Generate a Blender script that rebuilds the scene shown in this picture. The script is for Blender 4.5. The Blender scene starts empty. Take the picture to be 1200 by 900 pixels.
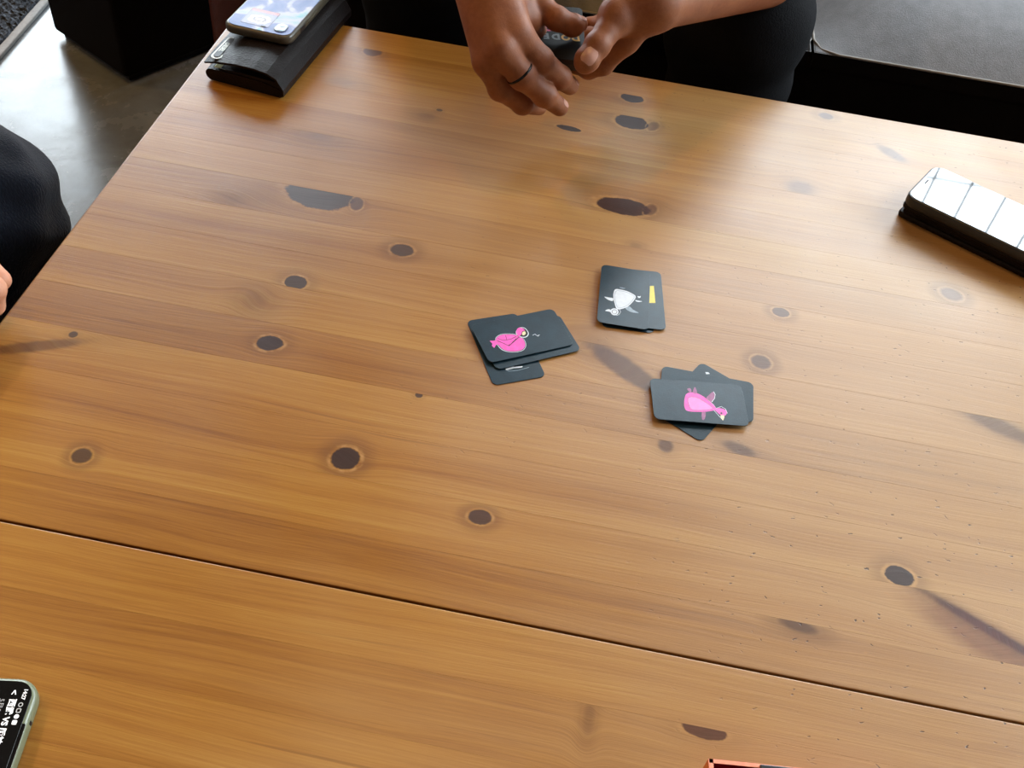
import bpy, bmesh, math, random
import numpy as np
from mathutils import Vector, Matrix

# ------------------------------------------------------------------ camera, world, light, exposure
S = bpy.context.scene
COL = S.collection
ZT = 0.45                 # table top height
HC = 0.56                 # camera height over the table top
CAM = Vector((0, 0, ZT + HC))
FWD = Vector((-0.04346111, 0.68226804, -0.72980919)).normalized()
UPV = Vector((-0.18512515, 0.71234886, 0.67696956)).normalized()
RGT = Vector((0.98175344, 0.16452788, 0.0953455)).normalized()
FPX = 1170.5
cd = bpy.data.cameras.new('camera')
cd.sensor_width = 36.0
cd.lens = FPX / 1200 * 36.0
cd.clip_start = 0.02
cam = bpy.data.objects.new('camera', cd)
COL.objects.link(cam)
R3 = Matrix((RGT, UPV, -FWD)).transposed()
cam.matrix_world = Matrix.Translation(CAM) @ R3.to_4x4()
S.camera = cam

SKY = 13.0
world = bpy.data.worlds.new('sky')
S.world = world
world.use_nodes = True
bg = world.node_tree.nodes['Background']
bg.inputs[0].default_value = (0.82, 0.925, 1.0, 1)
bg.inputs[1].default_value = SKY

S.view_settings.view_transform = 'Standard'
S.view_settings.look = 'None'
S.view_settings.gamma = 1
S.view_settings.use_curve_mapping = False
S.view_settings.exposure = 0.10
S.cycles.max_bounces = 6
S.cycles.diffuse_bounces = 3
S.cycles.transparent_max_bounces = 8
S.cycles.caustics_reflective = False
S.cycles.caustics_refractive = False
S.cycles.sample_clamp_indirect = 4.0

# room extents
XL, XR, YN, YF, ZC = -4.2, 2.75, -3.2, 4.6, 4.5
# far wall openings (x0, x1, z0, z1)
OPEN = ((-4.0, -1.30, 0.75, 3.0), (-0.60, 0.92, 0.75, 4.2), (0.96, 2.70, 0.75, 4.2))
RIGHTW = (0.95, 4.3, 0.8, 3.9)      # the window in the right wall (y0, y1, z0, z1)


def portal(loc, rot, sx, sy):
    l = bpy.data.lights.new('window_portal', 'AREA')
    l.shape = 'RECTANGLE'; l.size = sx; l.size_y = sy
    l.cycles.is_portal = True
    o = bpy.data.objects.new('window_portal', l)
    o.location = loc; o.rotation_euler = rot
    COL.objects.link(o)


for x0, x1, z0, z1 in OPEN:
    portal(((x0 + x1) / 2, YF + 0.02, (z0 + z1) / 2), (-math.pi / 2, 0, 0), x1 - x0, z1 - z0)
portal((XR + .02, (RIGHTW[0] + RIGHTW[1]) / 2, (RIGHTW[2] + RIGHTW[3]) / 2), (0, math.pi / 2, 0), RIGHTW[3] - RIGHTW[2], RIGHTW[1] - RIGHTW[0])

# warm lamps: left pair, the farther serving as fill; overhead one is added fill
for lx, ly, lz, le in ((-1.72, 0.36, 2.42, 26), (-1.90, 1.45, 2.60, 40), (-0.20, 1.02, 3.7, 58)):
    ld = bpy.data.lights.new('warm_lamp_and_fill', 'POINT')
    ld.energy = le
    ld.color = (1.0, 0.54, 0.15)
    ld.shadow_soft_size = 0.05
    lo = bpy.data.objects.new('warm_lamp_and_fill', ld)
    lo.location = (lx, ly, lz)
    COL.objects.link(lo)

# ------------------------------------------------------------------ helpers


def U(px, py, z):
    """A pixel of the 1200x900 photograph and a height give a point of the room."""
    d = RGT * (px - 600) - UPV * (py - 450) + FWD * FPX
    t = (z - CAM.z) / d.z
    return CAM + d * t


def lin(r, g, b):
    f = lambda c: (c / 12.92 if c <= 0.04045 else ((c + 0.055) / 1.055) ** 2.4)
    return (f(r / 255), f(g / 255), f(b / 255), 1)


class NT:
    def __init__(self, nt):
        self.nt = nt

    def n(self, t, **k):
        x = self.nt.nodes.new(t)
        for a, b in k.items():
            setattr(x, a, b)
        return x

    def link(self, a, b):
        self.nt.links.new(a, b)

    def put(self, sock, v):
        if hasattr(v, 'node') or isinstance(v, bpy.types.NodeSocket):
            self.nt.links.new(v, sock)
        else:
            sock.default_value = v

    def math(self, op, a, b=0.0, c=0.0, clamp=False):
        x = self.n('ShaderNodeMath', operation=op, use_clamp=clamp)
        self.put(x.inputs[0], a); self.put(x.inputs[1], b); self.put(x.inputs[2], c)
        return x.outputs[0]

    def vmath(self, op, a, b=(0, 0, 0)):
        x = self.n('ShaderNodeVectorMath', operation=op)
        self.put(x.inputs[0], a); self.put(x.inputs[1], b)
        return x.outputs[0]

    def noise(self, vec, scale=1.0, detail=2.0, rough=0.5, dist=0.0):
        x = self.n('ShaderNodeTexNoise')
        self.put(x.inputs['Vector'], vec)
        x.inputs['Scale'].default_value = scale
        x.inputs['Detail'].default_value = detail
        x.inputs['Roughness'].default_value = rough
        x.inputs['Distortion'].default_value = dist
        return x.outputs[0]

    def ramp(self, fac, stops, interp='LINEAR'):
        x = self.n('ShaderNodeValToRGB')
        x.color_ramp.interpolation = interp
        e = x.color_ramp.elements
        while len(e) > 1:
            e.remove(e[-1])
        e[0].position = stops[0][0]; e[0].color = stops[0][1]
        for p, c in stops[1:]:
            q = e.new(p); q.color = c
        self.put(x.inputs[0], fac)
        return x.outputs[0]

    def step(self, v, a, b):
        x = self.n('ShaderNodeMapRange', interpolation_type='SMOOTHSTEP')
        self.put(x.inputs[0], v)
        self.put(x.inputs[1], a); self.put(x.inputs[2], b)
        return x.outputs[0]

    def mix(self, f, a, b, mode='MIX'):
        x = self.n('ShaderNodeMix', data_type='RGBA', blend_type=mode)
        self.put(x.inputs[0], f); self.put(x.inputs[6], a); self.put(x.inputs[7], b)
        return x.outputs[2]


def new_mat(name):
    m = bpy.data.materials.new(name)
    m.use_nodes = True
    t = NT(m.node_tree)
    b = m.node_tree.nodes['Principled BSDF']
    return m, t, b


def mat(name, col, rough=0.5, metal=0.0, spec=0.5, noise=0.0, nscale=40, bump=0.0, bscale=200, coat=0.0, sheen=0.0, emit=None, sss=0.0, trans=0.0):
    """Procedural material: base colour broken up by noise, with a fine bump."""
    m, t, b = new_mat(name)
    co = t.n('ShaderNodeTexCoord').outputs['Object']
    if noise > 0:
        f = t.noise(co, nscale, 4, 0.6)
        d = tuple(c * (1 - noise) for c in col[:3]) + (1,)
        l = tuple(min(1, c * (1 + noise)) for c in col[:3]) + (1,)
        t.link(t.ramp(f, [(0.3, d), (0.7, l)]), b.inputs['Base Color'])
    else:
        b.inputs['Base Color'].default_value = col
    b.inputs['Roughness'].default_value = rough
    b.inputs['Metallic'].default_value = metal
    b.inputs['Specular IOR Level'].default_value = spec
    b.inputs['Coat Weight'].default_value = coat
    b.inputs['Sheen Weight'].default_value = sheen
    b.inputs['Transmission Weight'].default_value = trans
    if sss:
        b.inputs['Subsurface Weight'].default_value = sss
        b.inputs['Subsurface Radius'].default_value = (0.006, 0.0025, 0.0012)
        b.inputs['Subsurface Scale'].default_value = 1.0
    if emit:
        b.inputs['Emission Color'].default_value = emit[0]
        b.inputs['Emission Strength'].default_value = emit[1]
    if bump > 0:
        bn = t.n('ShaderNodeBump')
        bn.inputs['Strength'].default_value = bump
        bn.inputs['Distance'].default_value = 0.002
        t.link(t.noise(co, bscale, 4, 0.6), bn.inputs['Height'])
        t.link(bn.outputs[0], b.inputs['Normal'])
    return m


def empty(name, loc, label, cat, group=None, rot=None):
    o = bpy.data.objects.new(name, None)
    o.empty_display_size = 0.05
    o.location = loc
    if rot is not None:
        o.rotation_euler = rot
    COL.objects.link(o)
    tag(o, label, cat, group)
    return o


def tag(o, label, cat, group=None):
    o['label'] = label; o['category'] = cat
    if group:
        o['group'] = group


def link_mesh(name, me, m=None, parent=None, smooth=False, kind=None, label=None):
    o = bpy.data.objects.new(name, me)
    if m is not None:
        me.materials.append(m)
    COL.objects.link(o)
    if parent is not None:
        o.parent = parent
    if smooth:
        me.polygons.foreach_set('use_smooth', [True] * len(me.polygons))
    if kind:
        o['kind'] = kind
    if label:
        o['label'] = label
    return o


def from_bm(name, bm, m=None, parent=None, smooth=False, kind=None, label=None):
    me = bpy.data.meshes.new(name)
    bm.normal_update()
    bm.to_mesh(me); bm.free()
    return link_mesh(name, me, m, parent, smooth, kind, label)


def box_bm(x0, x1, y0, y1, z0, z1, bevel=0.0, seg=2):
    bm = bmesh.new()
    bmesh.ops.create_cube(bm, size=1)
    for v in bm.verts:
        v.co = Vector(((x0 + x1) / 2 + v.co.x * (x1 - x0), (y0 + y1) / 2 + v.co.y * (y1 - y0), (z0 + z1) / 2 + v.co.z * (z1 - z0)))
    if bevel > 0:
        bmesh.ops.bevel(bm, geom=bm.edges[:], offset=bevel, segments=seg, profile=0.5, affect='EDGES')
    return bm


def rrect(w, h, r, n=6):
    pts = []
    for cx, cy, a0 in ((w / 2 - r, h / 2 - r, 0), (-w / 2 + r, h / 2 - r, 90), (-w / 2 + r, -h / 2 + r, 180), (w / 2 - r, -h / 2 + r, 270)):
        for i in range(n + 1):
            a = math.radians(a0 + 90 * i / n)
            pts.append((cx + r * math.cos(a), cy + r * math.sin(a)))
    return pts


def loft(rings, cap=True):
    """rings: list of equal-length lists of 3D points -> closed skin."""
    bm = bmesh.new()
    R = [[bm.verts.new(p) for p in r] for r in rings]
    n = len(R[0])
    for a, b in zip(R, R[1:]):
        for i in range(n):
            j = (i + 1) % n
            bm.faces.new((a[i], a[j], b[j], b[i]))
    if cap:
        bm.faces.new(list(reversed(R[0])))
        bm.faces.new(R[-1])
    return bm


def slab_bm(w, h, r, z0, z1, edge=0.0, n=6):
    """Rounded rectangular slab with softened top and bottom edges."""
    rings = []
    prof = [(edge, z0), (0, z0 + edge), (0, z1 - edge), (edge, z1)] if edge else [(0, z0), (0, z1)]
    if edge:
        prof = []
        for i in range(4):
            a = math.pi / 2 * i / 3
            prof.append((edge * (1 - math.sin(a)), z0 + edge * (1 - math.cos(a))))
        for i in range(4):
            a = math.pi / 2 * i / 3
            prof.append((edge * (1 - math.cos(a)), z1 - edge * (1 - math.sin(a))))
    for ins, z in prof:
        rings.append([(x, y, z) for x, y in rrect(w - 2 * ins, h - 2 * ins, max(r - ins, 1e-4), n)])
    return loft(rings)


def smooth_closed(pts, sub=4):
    out = []
    n = len(pts)
    for i in range(n):
        p0, p1, p2, p3 = (Vector(pts[(i + k - 1) % n]) for k in range(4))
        for s in range(sub):
            t = s / sub
            out.append(0.5 * ((2 * p1) + (p2 - p0) * t + (2 * p0 - 5 * p1 + 4 * p2 - p3) * t * t + (3 * p1 - p0 - 3 * p2 + p3) * t ** 3))
    return out


def tube_bm(pts, radii, n=10, bm=None, cap=True):
    bm = bm or bmesh.new()
    pts = [Vector(p) for p in pts]
    if not hasattr(radii, '__len__'):
        radii = [radii] * len(pts)
    prev = None
    ref = Vector((0, 0, 1))
    for i, p in enumerate(pts):
        d = (pts[min(i + 1, len(pts) - 1)] - pts[max(i - 1, 0)]).normalized()
        if abs(d.dot(ref)) > 0.95:
            ref = Vector((1, 0, 0)) if abs(d.x) < 0.9 else Vector((0, 1, 0))
        a = d.cross(ref).normalized(); b = d.cross(a).normalized()
        ring = [bm.verts.new(p + (a * math.cos(2 * math.pi * k / n) + b * math.sin(2 * math.pi * k / n)) * radii[i]) for k in range(n)]
        if prev:
            for k in range(n):
                bm.faces.new((prev[k], prev[(k + 1) % n], ring[(k + 1) % n], ring[k]))
        elif cap:
            bm.faces.new(list(reversed(ring)))
        prev = ring
    if cap:
        bm.faces.new(prev)
    return bm


# ---------------- signed distance bodies and surface nets

def seg_d(P, a, b, ra, rb):
    a = np.asarray(a, np.float32); b = np.asarray(b, np.float32)
    ab = b - a
    t = np.clip(((P - a) @ ab) / max(float(ab @ ab), 1e-12), 0, 1)
    q = P - a - t[..., None] * ab
    return np.sqrt((q * q).sum(-1)) - (ra + t * (rb - ra))


def smin(a, b, k):
    h = np.clip(0.5 + 0.5 * (b - a) / k, 0, 1)
    return b * (1 - h) + a * h - k * h * (1 - h)


def chain_d(P, pts, rad, k=0.004):
    d = None
    for i in range(len(pts) - 1):
        s = seg_d(P, pts[i], pts[i + 1], rad[i], rad[i + 1])
        d = s if d is None else smin(d, s, k)
    return d


def surface_net(fn, lo, hi, h):
    lo = np.array(lo, np.float32); hi = np.array(hi, np.float32)
    n = np.ceil((hi - lo) / h).astype(int) + 1
    ax = [lo[i] + h * np.arange(n[i], dtype=np.float32) for i in range(3)]
    F = np.empty(tuple(n), np.float32)
    for i in range(n[0]):      # slice by slice keeps memory low
        X = np.empty((n[1], n[2], 3), np.float32)
        X[..., 0] = ax[0][i]; X[..., 1] = ax[1][:, None]; X[..., 2] = ax[2][None, :]
        F[i] = fn(X)
    c = [F[i:n[0] - 1 + i, j:n[1] - 1 + j, k:n[2] - 1 + k] for i in (0, 1) for j in (0, 1) for k in (0, 1)]
    mn = np.minimum.reduce(c); mx = np.maximum.reduce(c)
    cell = np.argwhere((mn < 0) & (mx >= 0))
    idx = -np.ones(tuple(n - 1), np.int64)
    idx[tuple(cell.T)] = np.arange(len(cell))
    acc = np.zeros((len(cell), 3)); cnt = np.zeros(len(cell))
    cor = [np.array((i, j, k)) for i in (0, 1) for j in (0, 1) for k in (0, 1)]
    for a in range(8):
        for b in range(a + 1, 8):
            if abs(cor[a] - cor[b]).sum() != 1:
                continue
            fa = F[tuple((cell + cor[a]).T)]; fb = F[tuple((cell + cor[b]).T)]
            m = (fa < 0) != (fb < 0)
            t = np.where(m, fa / np.where(m, fa - fb, 1), 0)
            p = cor[a] + t[:, None] * (cor[b] - cor[a])
            acc += np.where(m[:, None], p, 0); cnt += m
    V = lo + h * (cell + acc / cnt[:, None])
    faces = []
    for axis in range(3):
        sl0 = [slice(1, n[i] - 1) for i in range(3)]; sl0[axis] = slice(0, n[axis] - 1)
        sl1 = list(sl0); sl1[axis] = slice(1, n[axis])
        A = F[tuple(sl0)] < 0; B = F[tuple(sl1)] < 0
        for flip, M in ((False, A & ~B), (True, ~A & B)):
            e = np.argwhere(M)
            if not len(e):
                continue
            off = np.array([1, 1, 1]); off[axis] = 0
            e = e + off
            u = np.eye(3, dtype=int)[(axis + 1) % 3]; v = np.eye(3, dtype=int)[(axis + 2) % 3]
            q = [idx[tuple((e - u - v).T)], idx[tuple((e - v).T)], idx[tuple(e.T)], idx[tuple((e - u).T)]]
            q = np.stack(q, 1)
            faces.append(q[:, ::-1] if flip else q)
    Fq = np.concatenate(faces)
    return V, Fq


def net_mesh(name, parts, iters=2):
    """parts: list of (V, F) joined into one mesh, lightly relaxed."""
    Vs, Fs, o = [], [], 0
    for V, Fq in parts:
        for _ in range(iters):
            s = np.zeros_like(V); c = np.zeros(len(V))
            for i in range(4):
                a = Fq[:, i]; b = Fq[:, (i + 1) % 4]
                np.add.at(s, a, V[b]); np.add.at(c, a, 1)
                np.add.at(s, b, V[a]); np.add.at(c, b, 1)
            V = V + 0.5 * (s / np.maximum(c, 1)[:, None] - V)
        Vs.append(V); Fs.append(Fq + o); o += len(V)
    V = np.concatenate(Vs); Fq = np.concatenate(Fs)
    me = bpy.data.meshes.new(name)
    me.vertices.add(len(V)); me.vertices.foreach_set('co', V.astype(np.float32).ravel())
    me.loops.add(len(Fq) * 4); me.loops.foreach_set('vertex_index', Fq.ravel().astype(np.int32))
    me.polygons.add(len(Fq)); me.polygons.foreach_set('loop_start', np.arange(0, len(Fq) * 4, 4, dtype=np.int32))
    me.update(calc_edges=True); me.validate()
    me.polygons.foreach_set('use_smooth', [True] * len(me.polygons))
    return me


def text_mesh(body, size, m, name, parent, mw, bold=0.0, extrude=0.00002, label=None, align='CENTER'):
    c = bpy.data.curves.new(name, 'FONT')
    c.body = body; c.size = size; c.extrude = extrude; c.offset = bold
    c.align_x = align; c.align_y = 'CENTER'
    c.resolution_u = 3
    tmp = bpy.data.objects.new('tmp_text', c)
    COL.objects.link(tmp)
    dg = bpy.context.evaluated_depsgraph_get()
    me = bpy.data.meshes.new_from_object(tmp.evaluated_get(dg))
    bpy.data.objects.remove(tmp); bpy.data.curves.remove(c)
    me.materials.clear()
    me.transform(mw)
    return link_mesh(name, me, m, parent, label=label)


# ------------------------------------------------------------------ room
M_wall = mat('wall_plaster', (0.20, 0.18, 0.165, 1), 0.85, noise=0.05, nscale=3, bump=0.1, bscale=60)
M_ceil = mat('ceiling_paint', (0.06, 0.048, 0.038, 1), 0.9, noise=0.05, nscale=2)
M_frame = mat('window_steel', (0.03, 0.03, 0.033, 1), 0.5, noise=0.2)


def concrete():
    m, t, b = new_mat('polished_concrete')
    co = t.n('ShaderNodeTexCoord').outputs['Object']
    big = t.noise(co, 1.6, 5, 0.6, 0.6)
    mid = t.noise(co, 9, 6, 0.65, 0.3)
    f = t.math('ADD', t.math('MULTIPLY', big, 0.5), t.math('MULTIPLY', mid, 0.5))
    c = t.ramp(f, [(0.35, (0.085, 0.095, 0.105, 1)), (0.5, (0.165, 0.185, 0.20, 1)), (0.66, (0.26, 0.285, 0.305, 1))])
    spot = t.step(t.noise(t.vmath('MULTIPLY', co, (1, 1.6, 1)), 17, 3, 0.6, 0.4), 0.66, 0.72)
    c = t.mix(t.math('MULTIPLY', spot, 0.6), c, (0.06, 0.062, 0.065, 1))
    t.link(c, b.inputs['Base Color'])
    t.link(t.ramp(mid, [(0.3, (0.16, 0.16, 0.16, 1)), (0.75, (0.36, 0.36, 0.36, 1))]), b.inputs['Roughness'])
    b.inputs['Coat Weight'].default_value = 0.28; b.inputs['Coat Roughness'].default_value = 0.26
    bn = t.n('ShaderNodeBump'); bn.inputs['Strength'].default_value = 0.18; bn.inputs['Distance'].default_value = 0.004
    t.link(mid, bn.inputs['Height']); t.link(bn.outputs[0], b.inputs['Normal'])
    return m


def structure(name, bm, m, parent=None):
    o = from_bm(name, bm, m, parent)
    if parent is None:
        o['kind'] = 'structure'
    return o


structure('floor', box_bm(XL - .2, XR + .2, YN - .2, YF + .2, -0.1, 0), concrete())


def boxes_bm(L):
    bm = bmesh.new()
    for a in L:
        b_ = box_bm(*a)
        me_ = bpy.data.meshes.new('tmp'); b_.to_mesh(me_); b_.free(); bm.from_mesh(me_); bpy.data.meshes.remove(me_)
    return bm


structure('ceiling', box_bm(XL - .2, XR + .2, YN - .2, YF + .2, ZC, ZC + .1), M_ceil)
structure('wall_left', box_bm(XL - .2, XL, YN, YF, 0, ZC), M_wall)
y0_, y1_, rz0, rz1 = RIGHTW
structure('wall_right', boxes_bm([(XR, XR + .2, YN, YF, 0, rz0), (XR, XR + .2, YN, YF, rz1, ZC), (XR, XR + .2, YN, y0_, rz0, rz1), (XR, XR + .2, y1_, YF, rz0, rz1)]), M_wall)
structure('wall_near', box_bm(XL - .2, XR + .2, YN - .2, YN, 0, ZC), M_wall)
L = [(XL - .2, XR + .2, YF, YF + .2, 0, .75)]
xs = [XL - .2] + [v for o_ in OPEN for v in o_[:2]] + [XR + .2]
for i in range(0, len(xs), 2):
    L.append((xs[i], xs[i + 1], YF, YF + .2, .75, ZC))
for x0, x1, z0, z1_ in OPEN:
    L.append((x0, x1, YF, YF + .2, z1_, ZC))
structure('wall_far', boxes_bm(L), M_wall)

# steel framed windows with glazing bars and panes
mg, tg, bgn = new_mat('window_glass')
tg.nt.nodes.remove(bgn)
tr = tg.n('ShaderNodeBsdfTransparent'); gl = tg.n('ShaderNodeBsdfGlossy'); gl.inputs['Roughness'].default_value = 0.02
fr = tg.n('ShaderNodeFresnel'); mx = tg.n('ShaderNodeMixShader')
fr.inputs['IOR'].default_value = 1.2
tg.link(fr.outputs[0], mx.inputs[0]); tg.link(tr.outputs[0], mx.inputs[1]); tg.link(gl.outputs[0], mx.inputs[2])
tg.link(mx.outputs[0], [n for n in tg.nt.nodes if n.type == 'OUTPUT_MATERIAL'][0].inputs[0])
for i, (x0, x1, z0, z1_) in enumerate(OPEN):
    fo = structure('window_%d' % (i + 1), boxes_bm([(x0, x0 + .04, YF + .04, YF + .10, z0, z1_), (x1 - .04, x1, YF + .04, YF + .10, z0, z1_),
                                                   (x0 + .04, x1 - .04, YF + .04, YF + .10, z0, z0 + .04), (x0 + .04, x1 - .04, YF + .04, YF + .10, z1_ - .04, z1_)]), M_frame)
    nb = round((x1 - x0) / .19)
    for k in range(1, nb):
        xx = x0 + (x1 - x0) * k / nb
        from_bm('glazing_bar', box_bm(xx - .003, xx + .003, YF + .06, YF + .08, z0 + .04, z1_ - .04), M_frame, fo)
    for zz in (1.75, 2.80, 3.6):
        if zz < z1_ - .2:
            from_bm('transom', box_bm(x0 + .04, x1 - .04, YF + .062, YF + .078, zz - .004, zz + .004), M_frame, fo)
    from_bm('window_pane', box_bm(x0 + .04, x1 - .04, YF + .068, YF + .072, z0 + .04, z1_ - .04), mg, fo)
fo = structure('window_4', boxes_bm([(XR + .04, XR + .1, y0_, y0_ + .05, rz0, rz1), (XR + .04, XR + .1, y1_ - .05, y1_, rz0, rz1),
                                    (XR + .04, XR + .1, y0_ + .05, y1_ - .05, rz0, rz0 + .05), (XR + .04, XR + .1, y0_ + .05, y1_ - .05, rz1 - .05, rz1)]), M_frame)
for k in range(1, 9):
    yy = y0_ + (y1_ - y0_) * k / 9
    from_bm('glazing_bar', box_bm(XR + .06, XR + .08, yy - .008, yy + .008, rz0 + .05, rz1 - .05), M_frame, fo)
from_bm('window_pane', box_bm(XR + .068, XR + .072, y0_ + .05, y1_ - .05, rz0 + .05, rz1 - .05), mg, fo)

# ------------------------------------------------------------------ table
TX0 = -0.7586 * HC
TX1 = 0.86
TY1 = 1.8115 * HC
TY0 = -0.06
K = HC / 0.585
bounds = [v * K for v in (1.0596, 1.0165, .9725, .9285, .8835, .8385, .7935, .748, .702, .656, .6105, .5645, .518, .472, .4255, .379, .3364, .2905, .245, .200, .155, .110, .065, .020, -.025)]
bounds[0] = TY1
TY0 = bounds[-1]
SEAM = bounds[16]


def knot_group():
    g = bpy.data.node_groups.new('KnotField', 'ShaderNodeTree')
    I = g.interface
    for nm, ty in (('P', 'NodeSocketVector'), ('Center', 'NodeSocketVector'), ('Angle', 'NodeSocketFloat'), ('Size', 'NodeSocketVector'), ('Soft', 'NodeSocketFloat')):
        I.new_socket(nm, in_out='INPUT', socket_type=ty)
    for nm in ('Core', 'Ring', 'Halo', 'Warp'):
        I.new_socket(nm, in_out='OUTPUT', socket_type='NodeSocketFloat')
    t = NT(g)
    gi = t.n('NodeGroupInput'); go = t.n('NodeGroupOutput')
    d = t.vmath('SUBTRACT', gi.outputs['P'], gi.outputs['Center'])
    ro = t.n('ShaderNodeVectorRotate', rotation_type='Z_AXIS')
    t.link(d, ro.inputs['Vector']); t.link(gi.outputs['Angle'], ro.inputs['Angle'])
    q = t.vmath('DIVIDE', ro.outputs[0], gi.outputs['Size'])
    le = t.n('ShaderNodeVectorMath', operation='LENGTH'); t.link(q, le.inputs[0])
    nz = t.noise(gi.outputs['P'], 90, 3, 0.6)
    nz2 = t.noise(gi.outputs['P'], 380, 2, 0.6)
    r = t.math('ADD', le.outputs['Value'], t.math('ADD', t.math('MULTIPLY', t.math('SUBTRACT', nz, 0.5), 0.34), t.math('MULTIPLY', t.math('SUBTRACT', nz2, 0.5), 0.12)))
    lo = t.math('SUBTRACT', 1.0, gi.outputs['Soft'])
    hi = t.math('ADD', 1.0, gi.outputs['Soft'])
    core = t.math('SUBTRACT', 1.0, t.step(r, lo, hi))
    ring = t.math('MULTIPLY', t.math('SUBTRACT', t.step(r, 0.98, 1.1), t.step(r, 1.12, 1.42)), t.step(t.noise(gi.outputs['P'], 150, 2, 0.5), 0.36, 0.66))
    halo = t.math('SUBTRACT', t.step(r, 1.0, 1.35), t.step(r, 1.3, 2.6))
    sep = t.n('ShaderNodeSeparateXYZ'); t.link(q, sep.inputs[0])
    # grain lines swing round the knot
    fall = t.math('POWER', 2.718, t.math('MULTIPLY', t.math('MULTIPLY', le.outputs['Value'], le.outputs['Value']), -0.28))
    sz = t.n('ShaderNodeSeparateXYZ'); t.link(gi.outputs['Size'], sz.inputs[0])
    warp = t.math('MULTIPLY', t.math('MULTIPLY', sep.outputs['Y'], fall), t.math('MULTIPLY', sz.outputs['Y'], -0.75))
    t.link(core, go.inputs['Core']); t.link(ring, go.inputs['Ring']); t.link(halo, go.inputs['Halo']); t.link(warp, go.inputs['Warp'])
    return g


def grain_group():
    """In: P (table metres, x along the grain), Warp, Seed, Tone. Out: colour, roughness, height."""
    g = bpy.data.node_groups.new('PineGrain', 'ShaderNodeTree')
    I = g.interface
    for nm, ty in (('P', 'NodeSocketVector'), ('Warp', 'NodeSocketFloat'), ('Seed', 'NodeSocketVector'), ('Tone', 'NodeSocketFloat'), ('Wear', 'NodeSocketFloat'), ('Slant', 'NodeSocketFloat')):
        I.new_socket(nm, in_out='INPUT', socket_type=ty)
    for nm, ty in (('Color', 'NodeSocketColor'), ('Height', 'NodeSocketFloat'), ('Rough', 'NodeSocketFloat')):
        I.new_socket(nm, in_out='OUTPUT', socket_type=ty)
    t = NT(g)
    gi = t.n('NodeGroupInput'); go = t.n('NodeGroupOutput')
    P = gi.outputs['P']
    wob = t.math('MULTIPLY', t.math('SUBTRACT', t.noise(t.vmath('ADD', t.vmath('MULTIPLY', P, (2.6, 9, 1)), gi.outputs['Seed']), 1, 2, 0.5), 0.5), 0.022)
    sp = t.n('ShaderNodeSeparateXYZ'); t.link(P, sp.inputs[0])
    y = t.math('ADD', t.math('ADD', sp.outputs['Y'], t.math('ADD', gi.outputs['Warp'], wob)), t.math('MULTIPLY', sp.outputs['X'], gi.outputs['Slant']))
    cb = t.n('ShaderNodeCombineXYZ'); t.link(sp.outputs['X'], cb.inputs[0]); t.link(y, cb.inputs[1])
    Q = t.vmath('ADD', cb.outputs[0], gi.outputs['Seed'])
    band = t.noise(t.vmath('MULTIPLY', Q, (0.9, 42, 1)), 1, 3, 0.55)
    ring = t.noise(t.vmath('MULTIPLY', Q, (1.6, 210, 1)), 1, 3, 0.65)
    fib = t.noise(t.vmath('MULTIPLY', Q, (16, 620, 1)), 1, 4, 0.75)
    cloud = t.noise(t.vmath('MULTIPLY', Q, (4, 16, 1)), 1, 3, 0.5)
    f = t.math('ADD', t.math('MULTIPLY', band, 0.50), t.math('MULTIPLY', ring, 0.40))
    f = t.math('ADD', f, t.math('MULTIPLY', fib, 0.46))
    f = t.math('ADD', f, t.math('MULTIPLY', t.math('SUBTRACT', cloud, 0.5), 0.30))
    f = t.math('ADD', f, t.math('ADD', gi.outputs['Tone'], -0.14))
    c = t.ramp(f, [(0.26, lin(114, 67, 19)), (0.42, lin(138, 88, 29)), (0.56, lin(152, 102, 38)), (0.70, lin(163, 117, 49)), (0.88, lin(178, 138, 72))])
    # daylight wash painted into the colour, paler towards the right, with some worn varnish
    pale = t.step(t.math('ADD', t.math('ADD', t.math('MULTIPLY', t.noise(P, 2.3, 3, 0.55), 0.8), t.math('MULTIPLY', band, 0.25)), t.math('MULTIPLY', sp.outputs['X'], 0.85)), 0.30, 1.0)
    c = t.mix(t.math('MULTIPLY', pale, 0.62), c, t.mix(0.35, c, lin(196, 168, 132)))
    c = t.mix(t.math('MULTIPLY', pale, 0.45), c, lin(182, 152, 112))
    # dark resin streaks
    st = t.step(t.noise(t.vmath('MULTIPLY', Q, (2.5, 330, 1)), 1, 2, 0.5), 0.66, 0.74)
    st = t.math('MULTIPLY', st, t.step(cloud, 0.45, 0.62))
    c = t.mix(t.math('MULTIPLY', st, 0.30), c, lin(66, 30, 12))
    # dents and scratches
    def dashes(sc, thr, size, seed):
        v = t.n('ShaderNodeTexVoronoi', feature='F1')
        v.inputs['Randomness'].default_value = 1.0
        v.inputs['Scale'].default_value = 1.0
        tilt = t.n('ShaderNodeVectorRotate', rotation_type='Z_AXIS'); tilt.inputs['Angle'].default_value = seed * 0.37 - 0.25
        wv = t.n('ShaderNodeTexNoise'); wv.inputs['Scale'].default_value = 240; wv.inputs['Detail'].default_value = 2
        t.link(P, wv.inputs['Vector'])
        t.link(t.vmath('ADD', P, t.vmath('MULTIPLY', t.vmath('SUBTRACT', wv.outputs['Color'], (.5, .5, .5)), (.006, .004, 0))), tilt.inputs['Vector'])
        t.link(t.vmath('ADD', t.vmath('MULTIPLY', tilt.outputs[0], sc), (seed * 3.3, seed * 1.7, 0)), v.inputs['Vector'])
        near = t.math('SUBTRACT', 1.0, t.step(v.outputs['Distance'], size * 0.5, size))
        sc_ = t.n('ShaderNodeSeparateColor'); t.link(v.outputs['Color'], sc_.inputs[0])
        return t.math('MULTIPLY', near, t.step(sc_.outputs[0], thr, thr + 0.02))
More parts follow.
